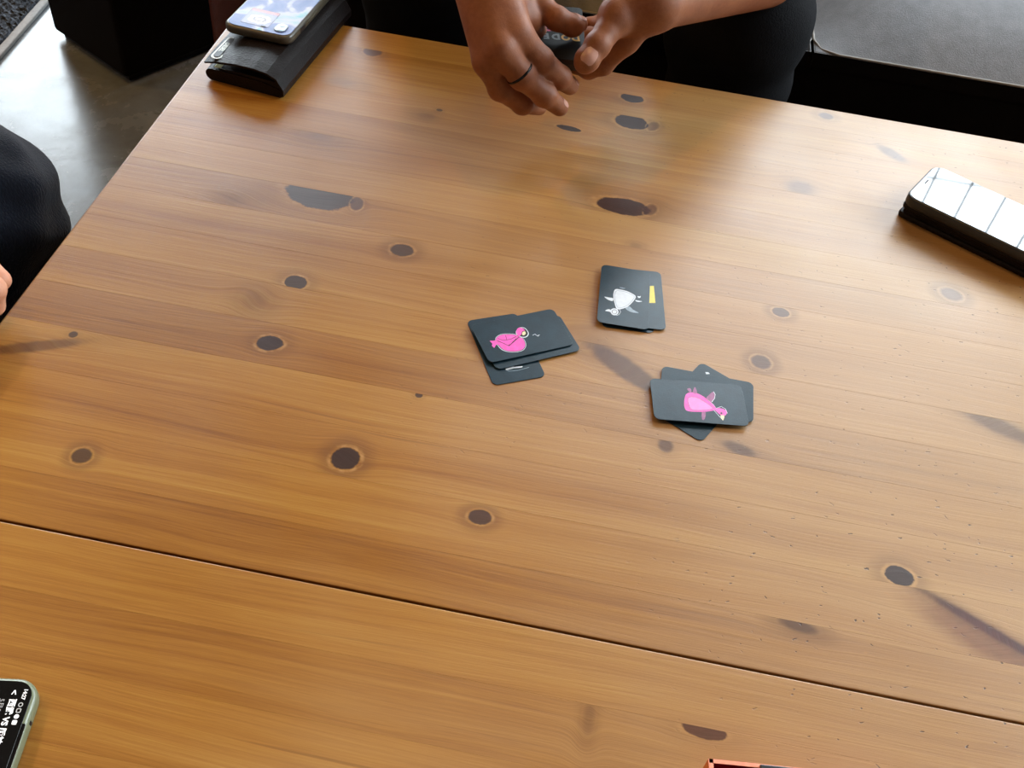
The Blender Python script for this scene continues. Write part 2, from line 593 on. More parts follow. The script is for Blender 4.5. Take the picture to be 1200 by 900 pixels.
    wear = t.math('MULTIPLY', gi.outputs['Wear'], t.step(t.math('ADD', t.noise(P, 3.1, 2, 0.5), t.math('MULTIPLY', sp.outputs['X'], 0.9)), 0.42, 0.85))
    dk = t.math('MAXIMUM', dashes((80, 240, 1), 0.80, 0.15, 0.0), t.math('MAXIMUM', dashes((170, 300, 1), 0.88, 0.19, 1.0), dashes((60, 330, 1), 0.90, 0.15, 2.2)))
    dk = t.math('MULTIPLY', dk, wear)
    lt = t.math('MULTIPLY', dashes((70, 260, 1), 0.90, 0.16, 1.6), wear)
    c = t.mix(t.math('MULTIPLY', dk, 0.8), c, lin(30, 17, 10))
    c = t.mix(t.math('MULTIPLY', lt, 0.6), c, lin(176, 128, 76))
    t.link(c, go.inputs['Color'])
    hgt = t.math('ADD', t.math('MULTIPLY', fib, 0.6), t.math('ADD', t.math('MULTIPLY', ring, 0.35), t.math('MULTIPLY', dk, -1.6)))
    hgt = t.math('ADD', hgt, t.math('MULTIPLY', cloud, 0.5))
    t.link(hgt, go.inputs['Height'])
    t.link(t.ramp(t.noise(P, 7, 3, 0.6), [(0.3, (0.30, 0.30, 0.30, 1)), (0.7, (0.42, 0.42, 0.42, 1))]), go.inputs['Rough'])
    return g


KG, GG = knot_group(), grain_group()
rng = random.Random(11)


def pt(px, py):
    p = U(px, py, ZT)
    return p.x, p.y


# knots: centre, half length along the long axis, half width (metres), angle, softness, darkness, ring strength
knots = []


def knot(px, py, a, b, ang=0.0, soft=0.10, dark=0.95, ring=0.8, halo=0.5, tint=(74, 42, 40)):
    x, y = pt(px, py)
    s = 0.001
    knots.append(dict(x=x, y=y, a=a * s * (.84 if a < 25 else .95), b=b * s * (.84 if a < 25 else .95), ang=math.radians(ang), soft=soft, dark=dark, ring=ring, halo=halo, tint=tint))


knot(374, 229, 33, 20, -6, .05, .92, .35, .25, (72, 52, 62))
knot(418, 239, 7, 11, 10, .15, .80, .8, .3, (110, 72, 62))
knot(471, 293, 12, 9.5, 10, .12, .85, .8, .8)
knot(347, 331, 11, 9.5, -8, .08, .92, .9, .6)
knot(316, 402, 12, 9.5, 8, .08, .95, .9, .6, (66, 40, 46))
knot(731, 242, 27, 13, 0, .07, .95, .6, .6, (78, 38, 34))
knot(762, 246, 7, 11, -20, .25, .7, .8, .4, (112, 62, 46))
knot(740, 143, 21, 15, -6, .06, .97, .5, .5, (68, 26, 22))
knot(765, 148, 7, 11, -20, .3, .55, .9, .3, (112, 62, 46))
knot(741, 115, 15, 10, -5, .08, .97, .4, .4, (64, 26, 22))
knot(667, 150.5, 15, 5.5, -4, .06, .97, .4, .3, (60, 24, 20))
knot(515, 129, 4, 3, 0, .2, .8, .2, .4)
knot(405, 537, 12, 11.5, 20, .08, .95, 1.0, .9, (66, 32, 24))
knot(96, 534, 8, 8, 0, .15, .9, .6, 1.0, (80, 40, 26))
knot(562, 606, 9.5, 7.5, 0, .1, .9, .6, .9, (86, 46, 36))
knot(1054, 675, 12, 9.5, -4, .07, .95, 1.0, .7, (70, 42, 40))
knot(732, 431, 38, 11, -33, .3, .75, 0, .2, (98, 58, 52))
knot(780, 522, 7, 8, 10, .4, .75, .2, .3, (104, 64, 48))
knot(866, 526, 16, 7, -14, .5, .7, 0, .3, (92, 62, 62))
knot(915, 366, 9, 7, 0, .12, .75, .8, .7, (104, 80, 84))
knot(892, 424, 9.5, 9.5, 0, .2, .75, .6, .9, (104, 80, 84))
knot(1115, 345, 12, 10, -10, .25, .6, .5, .7, (120, 100, 100))
knot(1172, 500, 34, 10, -22, .5, .65, 0, .3, (98, 70, 68))
knot(938, 220, 17, 15, 0, .55, .55, 0, .2, (120, 96, 96))
knot(1045, 180, 21, 9, -40, .45, .65, 0, .2, (112, 92, 100))
knot(968, 136, 10, 8, 0, .3, .7, 0, .5, (104, 84, 96))
knot(437, 60, 12, 12, -8, .12, .75, .4, .4, (110, 88, 92))
knot(1165, 742, 62, 4.5, -27, .55, .95, 0, .5, (92, 36, 20))
knot(1150, 748, 46, 13, -25, .6, .6, 0, 0, (168, 92, 52))
knot(826, 856, 16, 6.5, -3, .08, .85, .3, .2, (112, 56, 46))
knot(42, 406, 38, 6, 24, .4, .65, 0, .2, (110, 62, 38))
knot(86, 392, 4, 4, 0, .25, .9, .4, .3, (84, 44, 28))
knot(935, 733, 16, 6, -8, .5, .75, 0, .6, (90, 50, 32))
knot(491, 463, 3.5, 3.2, 0, .2, .9, .4, .4)
knot(402, 96, 22, 12, -10, .8, .35, 0, .3, (112, 88, 84))
knot(375, 160, 20, 12, 0, .8, .4, 0, .3, (120, 92, 84))
knot(272, 233, 22, 14, 0, .8, .35, 0, .2, (120, 92, 84))
knot(500, 136, 14, 9, 0, .8, .4, 0, .2, (110, 84, 74))
knot(745, 288, 8, 6, 0, .7, .4, 0, .3, (110, 84, 74))
knot(298, 352, 14, 16, 30, .7, .35, 0, .3, (120, 76, 46))
knot(690, 840, 5, 14, 0, .8, .45, 0, .3, (120, 80, 46))
knot(700, 404, 24, 14, -20, .8, .35, 0, .3, (120, 80, 56))

tones = [0.05, 0.00, -0.01, 0.04, 0.0, 0.02, 0.09, -0.02, -0.01, 0.02, 0.035, -0.075, 0.02, 0.0, 0.04, -0.02, 0.04, -0.045, 0.02, -0.02, 0.0, 0.02, -0.03, 0.01]


def plank_material(i, y0, y1):
    m, t, b = new_mat('pine_board')
    P = t.n('ShaderNodeNewGeometry').outputs['Position']
    mine = [k for k in knots if y0 - 0.001 <= k['y'] < y1 + 0.001]
    warp = None
    fields = []
    for k in mine:
        n = t.n('ShaderNodeGroup'); n.node_tree = KG
        t.link(P, n.inputs['P'])
        n.inputs['Center'].default_value = (k['x'], k['y'], ZT)
        n.inputs['Angle'].default_value = -k['ang']
        n.inputs['Size'].default_value = (k['a'], k['b'], 1.0)
        n.inputs['Soft'].default_value = k['soft']
        fields.append((k, n))
        w = n.outputs['Warp']
        warp = w if warp is None else t.math('ADD', warp, w)
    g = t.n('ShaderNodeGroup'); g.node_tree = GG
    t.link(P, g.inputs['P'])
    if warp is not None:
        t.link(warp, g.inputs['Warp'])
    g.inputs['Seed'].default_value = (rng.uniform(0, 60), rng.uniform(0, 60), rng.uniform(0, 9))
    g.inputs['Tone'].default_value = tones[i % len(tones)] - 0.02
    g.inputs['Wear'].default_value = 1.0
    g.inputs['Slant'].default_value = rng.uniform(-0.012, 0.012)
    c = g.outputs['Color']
    for k, n in fields:
        if k['halo']:
            c = t.mix(t.math('MULTIPLY', n.outputs['Halo'], 0.42 * k['halo']), c, lin(78, 40, 16))
        if k['ring']:
            c = t.mix(t.math('MULTIPLY', n.outputs['Ring'], 0.6 * k['ring']), c, lin(186, 142, 88))
        nz = t.noise(P, 140, 3, 0.6)
        kc = t.mix(nz, lin(k['tint'][0] * .38, k['tint'][1] * .27, k['tint'][2] * .28), lin(k['tint'][0] * .66, k['tint'][1] * .5, k['tint'][2] * .52))
        c = t.mix(t.math('MULTIPLY', n.outputs['Core'], k['dark']), c, kc)
    t.link(c, b.inputs['Base Color'])
    t.link(g.outputs['Rough'], b.inputs['Roughness'])
    b.inputs['Specular IOR Level'].default_value = 0.5
    b.inputs['Coat Weight'].default_value = 0.03
    b.inputs['Coat Roughness'].default_value = 0.27
    bn = t.n('ShaderNodeBump'); bn.inputs['Strength'].default_value = 0.20; bn.inputs['Distance'].default_value = 0.0012
    t.link(g.outputs['Height'], bn.inputs['Height']); t.link(bn.outputs[0], b.inputs['Normal'])
    return m


table = empty('coffee_table', (0, 0.5, 0), 'low knotty pine table with worn orange varnish that cards and phones lie on', 'table')
TT = 0.028


def tp(o):
    o.parent = table
    o.matrix_parent_inverse = Matrix.Translation((0, -0.5, 0))
    return o


for i in range(len(bounds) - 1):
    y1, y0 = bounds[i], bounds[i + 1]
    g0 = 0.0009 if abs(y0 - SEAM) < 1e-6 else 0.0
    g1 = 0.0009 if abs(y1 - SEAM) < 1e-6 else 0.0
    bm = box_bm(TX0, TX1, y0 + g0, y1 - g1, ZT - TT, ZT)
    # a hairline arris at the glued joints, a rounder one at the outer edges and along the open seam
    def bev(sel, off, seg):
        bm.edges.ensure_lookup_table()
        e = [e for e in bm.edges if sel(e)]
        if e:
            bmesh.ops.bevel(bm, geom=e, offset=off, segments=seg, profile=0.5, affect='EDGES')
    top = lambda e: all(abs(v.co.z - ZT) < 1e-6 for v in e.verts)
    ends = lambda e: top(e) and abs(e.verts[0].co.x - e.verts[1].co.x) < 1e-6
    bev(ends, 0.0025, 3)
    for yy, open_ in ((y0 + g0, abs(y0 - SEAM) < 1e-6 or i == len(bounds) - 2), (y1 - g1, abs(y1 - SEAM) < 1e-6 or i == 0)):
        lng = lambda e: top(e) and all(abs(v.co.y - yy) < 1e-6 for v in e.verts) and e.calc_length() > 0.5
        bev(lng, (0.0025 if i == 0 else 0.0012) if open_ else 0.00006, 3 if open_ else 1)
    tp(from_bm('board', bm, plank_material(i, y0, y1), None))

M_pine = mat('pine_frame', lin(176, 112, 52), 0.45, noise=0.15, nscale=12, bump=0.1)
for nm, a in (('apron', (TX0 + .05, TX1 - .05, TY1 - .07, TY1 - .05, ZT - .11, ZT - TT)), ('apron', (TX0 + .05, TX1 - .05, TY0 + .05, TY0 + .07, ZT - .11, ZT - TT)),
              ('apron', (TX0 + .05, TX0 + .07, TY0 + .07, TY1 - .07, ZT - .11, ZT - TT)), ('apron', (TX1 - .07, TX1 - .05, TY0 + .07, TY1 - .07, ZT - .11, ZT - TT))):
    tp(from_bm(nm, box_bm(*a, bevel=.002), M_pine))
for lx in (TX0 + .04, TX1 - .11):
    for ly in (TY0 + .04, TY1 - .11):
        tp(from_bm('leg', box_bm(lx, lx + .07, ly, ly + .07, 0, ZT - TT - 0.001, bevel=.005), M_pine))

# ------------------------------------------------------------------ cards
M_card = mat('card_black_gloss', (0.008, 0.024, 0.036, 1), 0.28, spec=0.42, noise=0.25, nscale=60, bump=0.06, bscale=900)
M_cardedge = mat('card_edge', (0.02, 0.02, 0.02, 1), 0.6, noise=0.2)
M_pink = mat('pink_ink', lin(240, 92, 186), 0.4, noise=0.14, nscale=250)
M_pinklt = mat('light_pink_ink', lin(250, 140, 208), 0.4, noise=0.08, nscale=250)
M_pinkdk = mat('dim_pink_ink', lin(150, 84, 128), 0.4, noise=0.2, nscale=300)
M_white = mat('white_ink', lin(214, 222, 230), 0.4, noise=0.07, nscale=250)
M_whitedim = mat('dim_white_ink', lin(142, 158, 170), 0.4, noise=0.2, nscale=300)
M_black = mat('black_ink', (0.006, 0.007, 0.009, 1), 0.4, noise=0.2)
M_yellow = mat('yellow_ink', lin(232, 214, 96), 0.4, noise=0.05, nscale=200)
M_cream = mat('cream_ink', lin(240, 222, 178), 0.4, noise=0.05, nscale=200)
CL, CW, CT = 0.1305 * HC, 0.0767 * HC, 0.0005


def card(center, ang, z, label, tilt=(0, 0)):
    """A rounded playing card: long axis along local x."""
    e = empty('playing_card', (center.x, center.y, z), label, 'card', 'animal cards on the table', (tilt[0], tilt[1], ang))
    bm = slab_bm(CL, CW, 0.0048, 0, CT, 0.00012, 6)
    o = from_bm('card_sheet', bm, M_card, e)
    return e


def draw(e, name, pts, m, lvl=1, sub=4, closed=True, width=None):
    """A flat printed patch on the card face; pts are room points, laid into the card's plane."""
    mw = Matrix.Translation(e.location) @ e.rotation_euler.to_matrix().to_4x4()
    inv = mw.inverted()
    zz = CT + 0.00003 * lvl
    L = []
    for p in pts:
        q = inv @ Vector(p)
        L.append(Vector((q.x, q.y, zz)))
    bm = bmesh.new()
    if width is None:
        if sub > 1:
            L = smooth_closed(L, sub)
        vs = [bm.verts.new((p.x, p.y, zz)) for p in L]
        f = bm.faces.new(vs)
        if f.normal.z < 0 or sum((a.x * b.y - b.x * a.y) for a, b in zip(L, L[1:] + L[:1])) < 0:
            bmesh.ops.reverse_faces(bm, faces=[f])
        bmesh.ops.triangulate(bm, faces=bm.faces[:])
    else:
        n = len(L)
        rng_ = range(n if closed else n - 1)
        if sub > 1 and closed:
            L = smooth_closed(L, sub); n = len(L); rng_ = range(n)
        prev = None; first = None
        for i in range(n):
            a = L[i - 1] if (closed or i) else L[i]; b = L[(i + 1) % n] if (closed or i < n - 1) else L[i]
            d = (b - a).normalized(); nn = Vector((-d.y, d.x, 0)) * width / 2
            cur = (bm.verts.new(L[i] + nn), bm.verts.new(L[i] - nn))
            if prev:
                bm.faces.new((prev[0], prev[1], cur[1], cur[0]))
            else:
                first = cur
            prev = cur
        if closed:
            bm.faces.new((prev[0], prev[1], first[1], first[0]))
    return from_bm(name, bm, m, e)


def mid(*p):
    s = Vector((0, 0, 0))
    for q in p:
        s += q
    return s / len(p)


def ang2(a, b):
    d = b - a
    return math.atan2(d.y, d.x)


z0 = ZT + 0.0002
st = CT + 0.0007
zA = z0
# left pile
A = lambda x, y: (540 + x * .125, 360 + y * .125)
bTL, bBR, bBL = U(546.3, 376.4, zA), U(640, 441.5, zA), U(577.5, 452.1, zA)
c1 = card(mid(bTL, bBR), ang2(bTL, bBL), zA, 'black card standing upright under the pink flamingo card, its bottom end showing')
cz = zA + CT
draw(c1, 'printed_squiggle', [U(*A(x, y), cz) for x, y in ((420, 585), (450, 600), (540, 592), (640, 563))], M_whitedim, 1, 1, False, 0.0004)
draw(c1, 'printed_bird', [U(*A(x, y), cz) for x, y in ((418, 578), (470, 560), (487, 546), (500, 560), (575, 552), (570, 566), (500, 572), (440, 588))], M_white, 1, 2)
zz = zA + st
tl = U(*A(104, 172), zz); br = U(*A(1008, 378), zz); bl = U(*A(283, 541), zz); trp = U(*A(880, 38), zz)
a_top = ang2(bl, br)
ctr = mid(tl, trp, br, bl)
off = U(*A(60, 50), zz) - U(*A(0, 0), zz)
c2 = card(ctr + (U(*A(640, 330), zz) - U(*A(575, 284), zz)), a_top + 0.01, zz, 'black card peeking out below and right of the pink flamingo card')
zz += st
c3 = card(ctr, a_top, zz + .0006, 'black card with a crouching pink bird, topmost of its pile', (.022, .008))
cz = zz + CT
f = lambda L: [U(*A(x, y), cz) for x, y in L]
body = [(332, 300), (372, 270), (440, 262), (512, 268), (545, 285), (580, 300), (600, 340), (600, 372), (572, 402), (515, 416), (440, 414), (388, 394), (352, 358), (335, 330)]
draw(c3, 'printed_outline', f([(326, 294), (370, 262), (440, 254), (516, 260), (560, 284), (590, 302), (610, 340), (608, 378), (578, 410), (515, 425), (436, 422), (380, 402), (344, 364), (328, 330)]), M_white, 1)
draw(c3, 'printed_shadow', f([(330, 297), (371, 266), (440, 258), (514, 264), (556, 286), (586, 302), (605, 340), (604, 376), (575, 407), (515, 421), (438, 418), (384, 398), (348, 361), (331, 330)]), M_black, 2)
draw(c3, 'printed_body', f(body), M_pink, 3)
draw(c3, 'printed_tail', f([(270, 322), (300, 322), (345, 315), (352, 352), (330, 360), (312, 388), (290, 368), (296, 350)]), M_pink, 3, 1)
draw(c3, 'printed_wing_line', f([(342, 322), (400, 345), (450, 368), (500, 325), (545, 285)]), M_black, 4, 1, False, 0.0006)
draw(c3, 'printed_wing_line', f([(345, 300), (400, 318), (470, 305), (520, 280)]), M_black, 4, 1, False, 0.0005)
draw(c3, 'printed_wing_line', f([(418, 272), (430, 312)]), M_black, 4, 1, False, 0.0004)
draw(c3, 'printed_wing_line', f([(440, 366), (468, 352), (520, 300)]), M_black, 4, 1, False, 0.0005)
draw(c3, 'printed_head_ring', f([(515, 235), (545, 198), (600, 200), (634, 240), (630, 272), (600, 290), (560, 285), (525, 265)]), M_white, 1)
draw(c3, 'printed_head_shade', f([(520, 238), (548, 204), (598, 206), (627, 242), (622, 268), (596, 283), (560, 279), (530, 262)]), M_black, 2)
draw(c3, 'printed_head', f([(518, 232), (540, 200), (580, 206), (600, 225), (575, 232), (565, 262), (540, 280), (525, 262)]), M_pink, 3)
draw(c3, 'printed_beak', f([(578, 240), (600, 232), (608, 252), (592, 268), (575, 264)]), M_cream, 3, 2)
draw(c3, 'printed_squiggle', f([(672, 268), (695, 256), (715, 272), (738, 262)]), M_white, 1, 1, False, 0.0005)
draw(c3, 'printed_squiggle', f([(715, 272), (732, 276)]), M_white, 1, 1, False, 0.0004)

# white turtle pile
W = lambda x, y: (690 + x * .1056, 305 + y * .1056)
zz = zA
T1, T2, T3, T4 = (U(704.3, 314.7, zz), U(761.3, 321.2, zz), U(758.4, 390, zz), U(699, 380.3, zz))
ctr = mid(T1, T2, T3, T4); a_w = ang2(mid(T1, T2), mid(T3, T4))
sh = U(*W(830, 800), zz) - U(*W(655, 800), zz)
cw1 = card(ctr + Vector((0.004, -0.0008, 0)), a_w + 0.03, zz, 'black card almost wholly hidden under the white turtle card')
zz += st
cw2 = card(ctr + sh * 0.93, a_w + 0.075, zz, 'black card with a yellow bar sticking out right of the white turtle card')
cz = zz + CT
draw(cw2, 'printed_bar', [U(*W(x, y), cz) for x, y in ((640, 285), (722, 285), (739, 474), (640, 474))], M_yellow, 1, 1)
zz += st
cw3 = card(ctr, a_w, zz + .0005, 'black card with a white turtle, beside a card with a yellow bar', (-.016, .008))
cz = zz + CT
f = lambda L: [U(*W(x, y), cz) for x, y in L]
draw(cw3, 'printed_shell', f([(288, 332), (345, 330), (430, 350), (500, 385), (520, 410), (500, 450), (440, 512), (380, 540), (312, 546), (285, 480), (270, 400)]), M_white, 1)
draw(cw3, 'printed_shell_line', f([(300, 350), (345, 345), (425, 363), (490, 395), (503, 412), (487, 443), (432, 500), (377, 525), (322, 530), (298, 476), (285, 402)]), M_whitedim, 2, 3, True, 0.0004)
draw(cw3, 'printed_flipper', f([(170, 412), (225, 420), (268, 428), (264, 458), (215, 446)]), M_white, 1, 3)
draw(cw3, 'printed_flipper', f([(405, 535), (450, 515), (490, 550), (555, 586), (490, 582), (440, 565)]), M_whitedim, 1, 3)
draw(cw3, 'printed_flipper', f([(515, 444), (555, 452), (592, 458), (560, 466), (525, 460)]), M_white, 1, 2)
draw(cw3, 'printed_tail', f([(540, 400), (560, 405), (575, 400), (570, 418), (548, 420)]), M_white, 1, 2)
draw(cw3, 'printed_flipper', f([(335, 305), (370, 310), (405, 318), (370, 320)]), M_whitedim, 1, 2)
draw(cw3, 'printed_head', f([(240, 560), (270, 538), (310, 545), (330, 575), (315, 605), (285, 615), (250, 600)]), M_white, 1, 3)
draw(cw3, 'printed_head_line', f([(258, 565), (290, 555), (312, 575), (296, 598), (265, 592)]), M_black, 2, 3, True, 0.0004)
draw(cw3, 'printed_beak', f([(178, 566), (215, 548), (240, 556), (248, 585), (225, 575)]), M_white, 1, 2)
draw(cw3, 'printed_neck_line', f([(330, 530), (352, 575), (335, 605), (305, 618)]), M_white, 1, 1, False, 0.0004)

# right pile
Bc = lambda x, y: (750 + x * .125, 420 + y * .125)
zz = zA
q1, q2, q3 = U(*Bc(520, 35), zz), U(*Bc(600, 800), zz), U(*Bc(240, 590), zz)
# diagonal bottom card: lower corner near (605,800), upper corner near (560,40)
lowc = U(*Bc(600, 800), zz); upc = U(*Bc(552, 28), zz)
dl = U(*Bc(715, 650), zz) - U(*Bc(600, 782), zz)   # its lower right edge
ang_d = math.atan2(dl.y, dl.x)
cr1 = card(mid(lowc, upc), ang_d, zz, 'black card lying diagonally at the bottom of the pink turtle pile')
draw(cr1, 'printed_fleck', [U(*Bc(x, y), zz + CT) for x, y in ((612, 128), (640, 130), (655, 145), (620, 148))], M_white, 1, 1)
zz += st
P1, P2, P3, P4 = (U(761.6, 445.3, zz), U(868.5, 453.3, zz), U(876.5, 501.8, zz), U(765.4, 493.5, zz))
ctr = mid(P1, P2, P3, P4); a_r = ang2(mid(P1, P4), mid(P2, P3))
s1, s2, s3 = U(*Bc(215, 58), zz), U(*Bc(1080, 220), zz), U(*Bc(1055, 625), zz)
cr2 = card(mid(s1, s3), ang2(s1, s2), zz, 'plain black card sandwiched under the pink turtle card')
zz += st
cr3 = card(ctr, a_r, zz + .0005, 'black card with a pink turtle, topmost of its pile', (-.018, .006))
cz = zz + CT
f = lambda L: [U(*Bc(x, y), cz) for x, y in L]
draw(cr3, 'printed_shell', f([(413, 410), (428, 345), (470, 322), (540, 332), (620, 378), (690, 440), (708, 482), (640, 502), (540, 507), (450, 500), (418, 472)]), M_pink, 1)
draw(cr3, 'printed_shell_plate', f([(448, 375), (520, 368), (600, 408), (684, 474), (600, 490), (490, 490), (458, 450)]), M_pinklt, 2, 2)
draw(cr3, 'printed_shell_line', f([(448, 375), (520, 368), (600, 408), (684, 474), (600, 490), (490, 490), (458, 450)]), M_pinkdk, 3, 2, True, 0.0004)
draw(cr3, 'printed_flipper', f([(615, 385), (650, 340), (690, 312), (700, 345), (690, 390), (668, 415)]), M_pinkdk, 1, 2)
draw(cr3, 'printed_flipper_edge', f([(688, 312), (704, 340), (698, 378), (672, 412)]), M_white, 2, 1, False, 0.0004)
draw(cr3, 'printed_flipper', f([(495, 328), (505, 280), (520, 275), (535, 330)]), M_pinkdk, 1, 2)
draw(cr3, 'printed_tail', f([(440, 290), (468, 282), (482, 305), (470, 325)]), M_pinkdk, 1, 2)
draw(cr3, 'printed_flipper', f([(578, 508), (615, 512), (604, 575), (580, 580)]), M_pinkdk, 1, 2)
draw(cr3, 'printed_back_line', f([(620, 378), (690, 440), (712, 472), (760, 455), (800, 478), (818, 520)]), M_white, 1, 1, False, 0.0004)
draw(cr3, 'printed_neck', f([(690, 478), (740, 470), (800, 488), (812, 522), (786, 546), (745, 530), (712, 500)]), M_pink, 2, 2)
draw(cr3, 'printed_eye', f([(752, 512), (768, 512), (768, 528), (754, 526)]), M_black, 3, 2)
draw(cr3, 'printed_beak', f([(752, 540), (790, 535), (778, 586), (765, 575)]), M_cream, 2, 2)
draw(cr3, 'printed_throat_line', f([(690, 490), (730, 535), (775, 585)]), M_white, 1, 1, False, 0.0004)

# ------------------------------------------------------------------ phones and wallets
M_leather = mat('dark_brown_leather', (0.0075, 0.0048, 0.0042, 1), 0.38, spec=0.17, noise=0.3, nscale=90, bump=0.35, bscale=420)
M_leather2 = mat('black_brown_leather', (0.010, 0.0068, 0.0052, 1), 0.42, spec=0.15, noise=0.3, nscale=90, bump=0.3, bscale=420)
M_blackgloss = mat('black_glass', (0.004, 0.004, 0.005, 1), 0.03, spec=0.8, coat=1.0)
M_blackplastic = mat('black_case', (0.012, 0.012, 0.013, 1), 0.35, noise=0.2)
M_metal = mat('badge_metal', (0.36, 0.36, 0.32, 1), 0.4, metal=0.7, noise=0.2, nscale=300)
M_clear = mat('clear_yellowed_case', (0.075, 0.066, 0.045, 1), 0.3, noise=0.1, nscale=80, spec=0.6)
M_green = mat('clear_greenish_case', (0.15, 0.17, 0.10, 1), 0.25, noise=0.1, nscale=80, spec=0.6)

# wallet at the far left corner: local x across (0 = open edge, 1 = spine), local y along its length
zw = ZT
wl, wr = U(240, 93, zw), U(331, 117, zw)
wfar = U(408, 24, zw)
WWID = (wr - wl).length
ax_x = (wr - wl).normalized()
WLEN = 0.185
ax_y = Vector((-ax_x.y, ax_x.x, 0))
wa = math.atan2(ax_x.y, ax_x.x)
along = (wfar - wr).normalized()
wa_y = math.atan2(along.y, along.x) - math.pi / 2
wang = wa_y
wal = empty('wallet', (wr.x, wr.y, ZT), 'long dark brown leather wallet under the phone with a clear case', 'wallet', None, (0, 0, wang))
# the near end of the wallet runs in the direction of wl - wr; shear of a few degrees is taken up by the end profile
inv = Matrix.Rotation(-wang, 4, 'Z')
wlx = inv @ (wl - wr)
sk = wlx.y / wlx.x      # skew of the short ends
Wd = -wlx.x


def wallet_sheet(profile, y0, y1, name, m, ny=14, bulge=0.0, parent=wal):
    """profile: closed outline (x from spine 0 to -Wd, z); swept along y with rounded ends."""
    rings = []
    for j in range(ny + 1):
        t = j / ny
        y = y0 + (y1 - y0) * t
        e = 1 - (abs(2 * t - 1)) ** 8 * 0.06
        rings.append([(x * (1 - 0.01 * (abs(2 * t - 1)) ** 6), y + sk * x, 0.0002 + z * e * (1 + bulge * math.sin(math.pi * t))) for x, z in profile])
    bm = loft(rings)
    return from_bm(name, bm, m, parent, smooth=False)


def prof_sheet(pts_c, th):
    up = []; dn = []
    for i, (x, z) in enumerate(pts_c):
        a = pts_c[max(i - 1, 0)]; b = pts_c[min(i + 1, len(pts_c) - 1)]
        d = Vector((b[0] - a[0], b[1] - a[1])).normalized()
        n = Vector((-d.y, d.x))
        r = th * (0.55 if i in (0, len(pts_c) - 1) else 1)
        up.append((x + n.x * r, z + n.y * r)); dn.append((x - n.x * r, z - n.y * r))
    return up + dn[::-1]


WT = 0.030
# lower pad: flat pillow with a rounded nose at the open edge
lower = []
for i in range(9):
    a = math.radians(90 + 180 * i / 8)
    lower.append((-Wd + 0.0065 + 0.0065 * math.cos(a), 0.0068 + 0.0066 * math.sin(a)))
lower += [(-Wd * .6, 0.0), (-Wd * .2, 0.0), (-0.004, 0.0), (-0.001, 0.003), (-0.003, 0.009), (-Wd * .25, 0.013), (-Wd * .6, 0.0138)]
wallet_sheet(lower, 0.002, WLEN - .002, 'lower_pad', M_leather)
mid_ = [(-0.004, 0.0095), (-Wd * .5, 0.0145), (-Wd * .80, 0.0142), (-Wd * .80, 0.0156), (-Wd * .5, 0.0172), (-0.003, 0.0165)]
wallet_sheet(mid_, 0.003, WLEN - .003, 'inner_pocket', M_leather2)
spine = [(-0.0035, 0.0015), (0.0005, 0.004), (0.0005, 0.010), (-0.006, 0.021), (-0.016, 0.0258), (-Wd * .35, 0.0272), (-Wd * .6, 0.0265), (-Wd * .85, 0.0235), (-Wd * .985, 0.0205)]
wallet_sheet(prof_sheet([(x, z) for x, z in spine[::-1]], 0.0012), 0.0, WLEN, 'cover', M_leather, bulge=0.03)
# glint of lining
from_bm('lining', box_bm(-Wd + .010, -Wd + .022, 0.004 + sk * -Wd, 0.014 + sk * -Wd, 0.0139, 0.0149, .0004), mat('gold_lining', lin(190, 180, 110), 0.35, metal=0.4, noise=0.3, nscale=400), wal)
# metal badge on the open edge, lettering rubbed
bp0, bp1 = inv @ (U(251, 68, ZT + .024) - wr), inv @ (U(272, 46, ZT + .024) - wr)
bc = (bp0 + bp1) / 2
bl_ = (bp1 - bp0).length * 1.12
bang = math.atan2((bp1 - bp0).y, (bp1 - bp0).x)
bmtx = Matrix.Translation((bc.x + .0012, bc.y, 0.0243)) @ Matrix.Rotation(bang, 4, 'Z') @ Matrix.Rotation(math.radians(2), 4, 'X')
for nm, w_, h_, z_, m_ in (('badge', bl_, .0105, 0.0, M_metal), ('badge_field', bl_ * .86, .0068, .0006, M_black)):
    bm = slab_bm(w_, h_, h_ * .48, z_, z_ + .0009, .0002, 5)
    bm.transform(bmtx); badge = from_bm(nm, bm, m_, wal)
text_mesh('DIESEL', 0.0062, M_metal, 'badge_lettering', wal, bmtx @ Matrix.Translation((0, 0, .00155)) @ Matrix.Rotation(math.pi, 4, 'Z'), 0.0002, 0.00008)

# phone lying back up on the wallet
zp = ZT + 0.0290
a0, a1 = U(263, 40, zp), U(333, 62, zp)
nearv = (a1 - a0)
PW = 0.0735; PL = 0.146
far_dir = (U(390, 0, zp) - U(347, 50, zp)).normalized()
pang = math.atan2(far_dir.y, far_dir.x) - math.pi / 2
mid_near = (U(262, 36, zp) + U(339, 58, zp)) / 2
pc = mid_near + Matrix.Rotation(pang, 3, 'Z') @ Vector((0, PL / 2, 0))
ph = empty('smartphone', (pc.x, pc.y, zp), 'white backed phone face down in a clear case on the long wallet', 'phone', None, (0, 0, pang))
bm = slab_bm(PW, PL, 0.011, 0, 0.0098, 0.0032, 8)
from_bm('clear_case', bm, M_clear, ph, smooth=True)
mb, tb, bb = new_mat('pearl_back_glass')
co = tb.n('ShaderNodeTexCoord').outputs['Object']
cl = tb.noise(co, 26, 3, 0.5, 0.6)
tb.link(tb.ramp(cl, [(0.36, lin(72, 100, 165)), (0.5, lin(104, 122, 178)), (0.56, lin(180, 186, 204)), (0.66, lin(98, 168, 186))]), bb.inputs['Base Color'])
bb.inputs['Roughness'].default_value = 0.34; bb.inputs['Specular IOR Level'].default_value = 0.25
bm = slab_bm(PW - .006, PL - .006, 0.0095, 0.0094, 0.0101, 0.0002, 8)
from_bm('back_glass', bm, mb, ph)
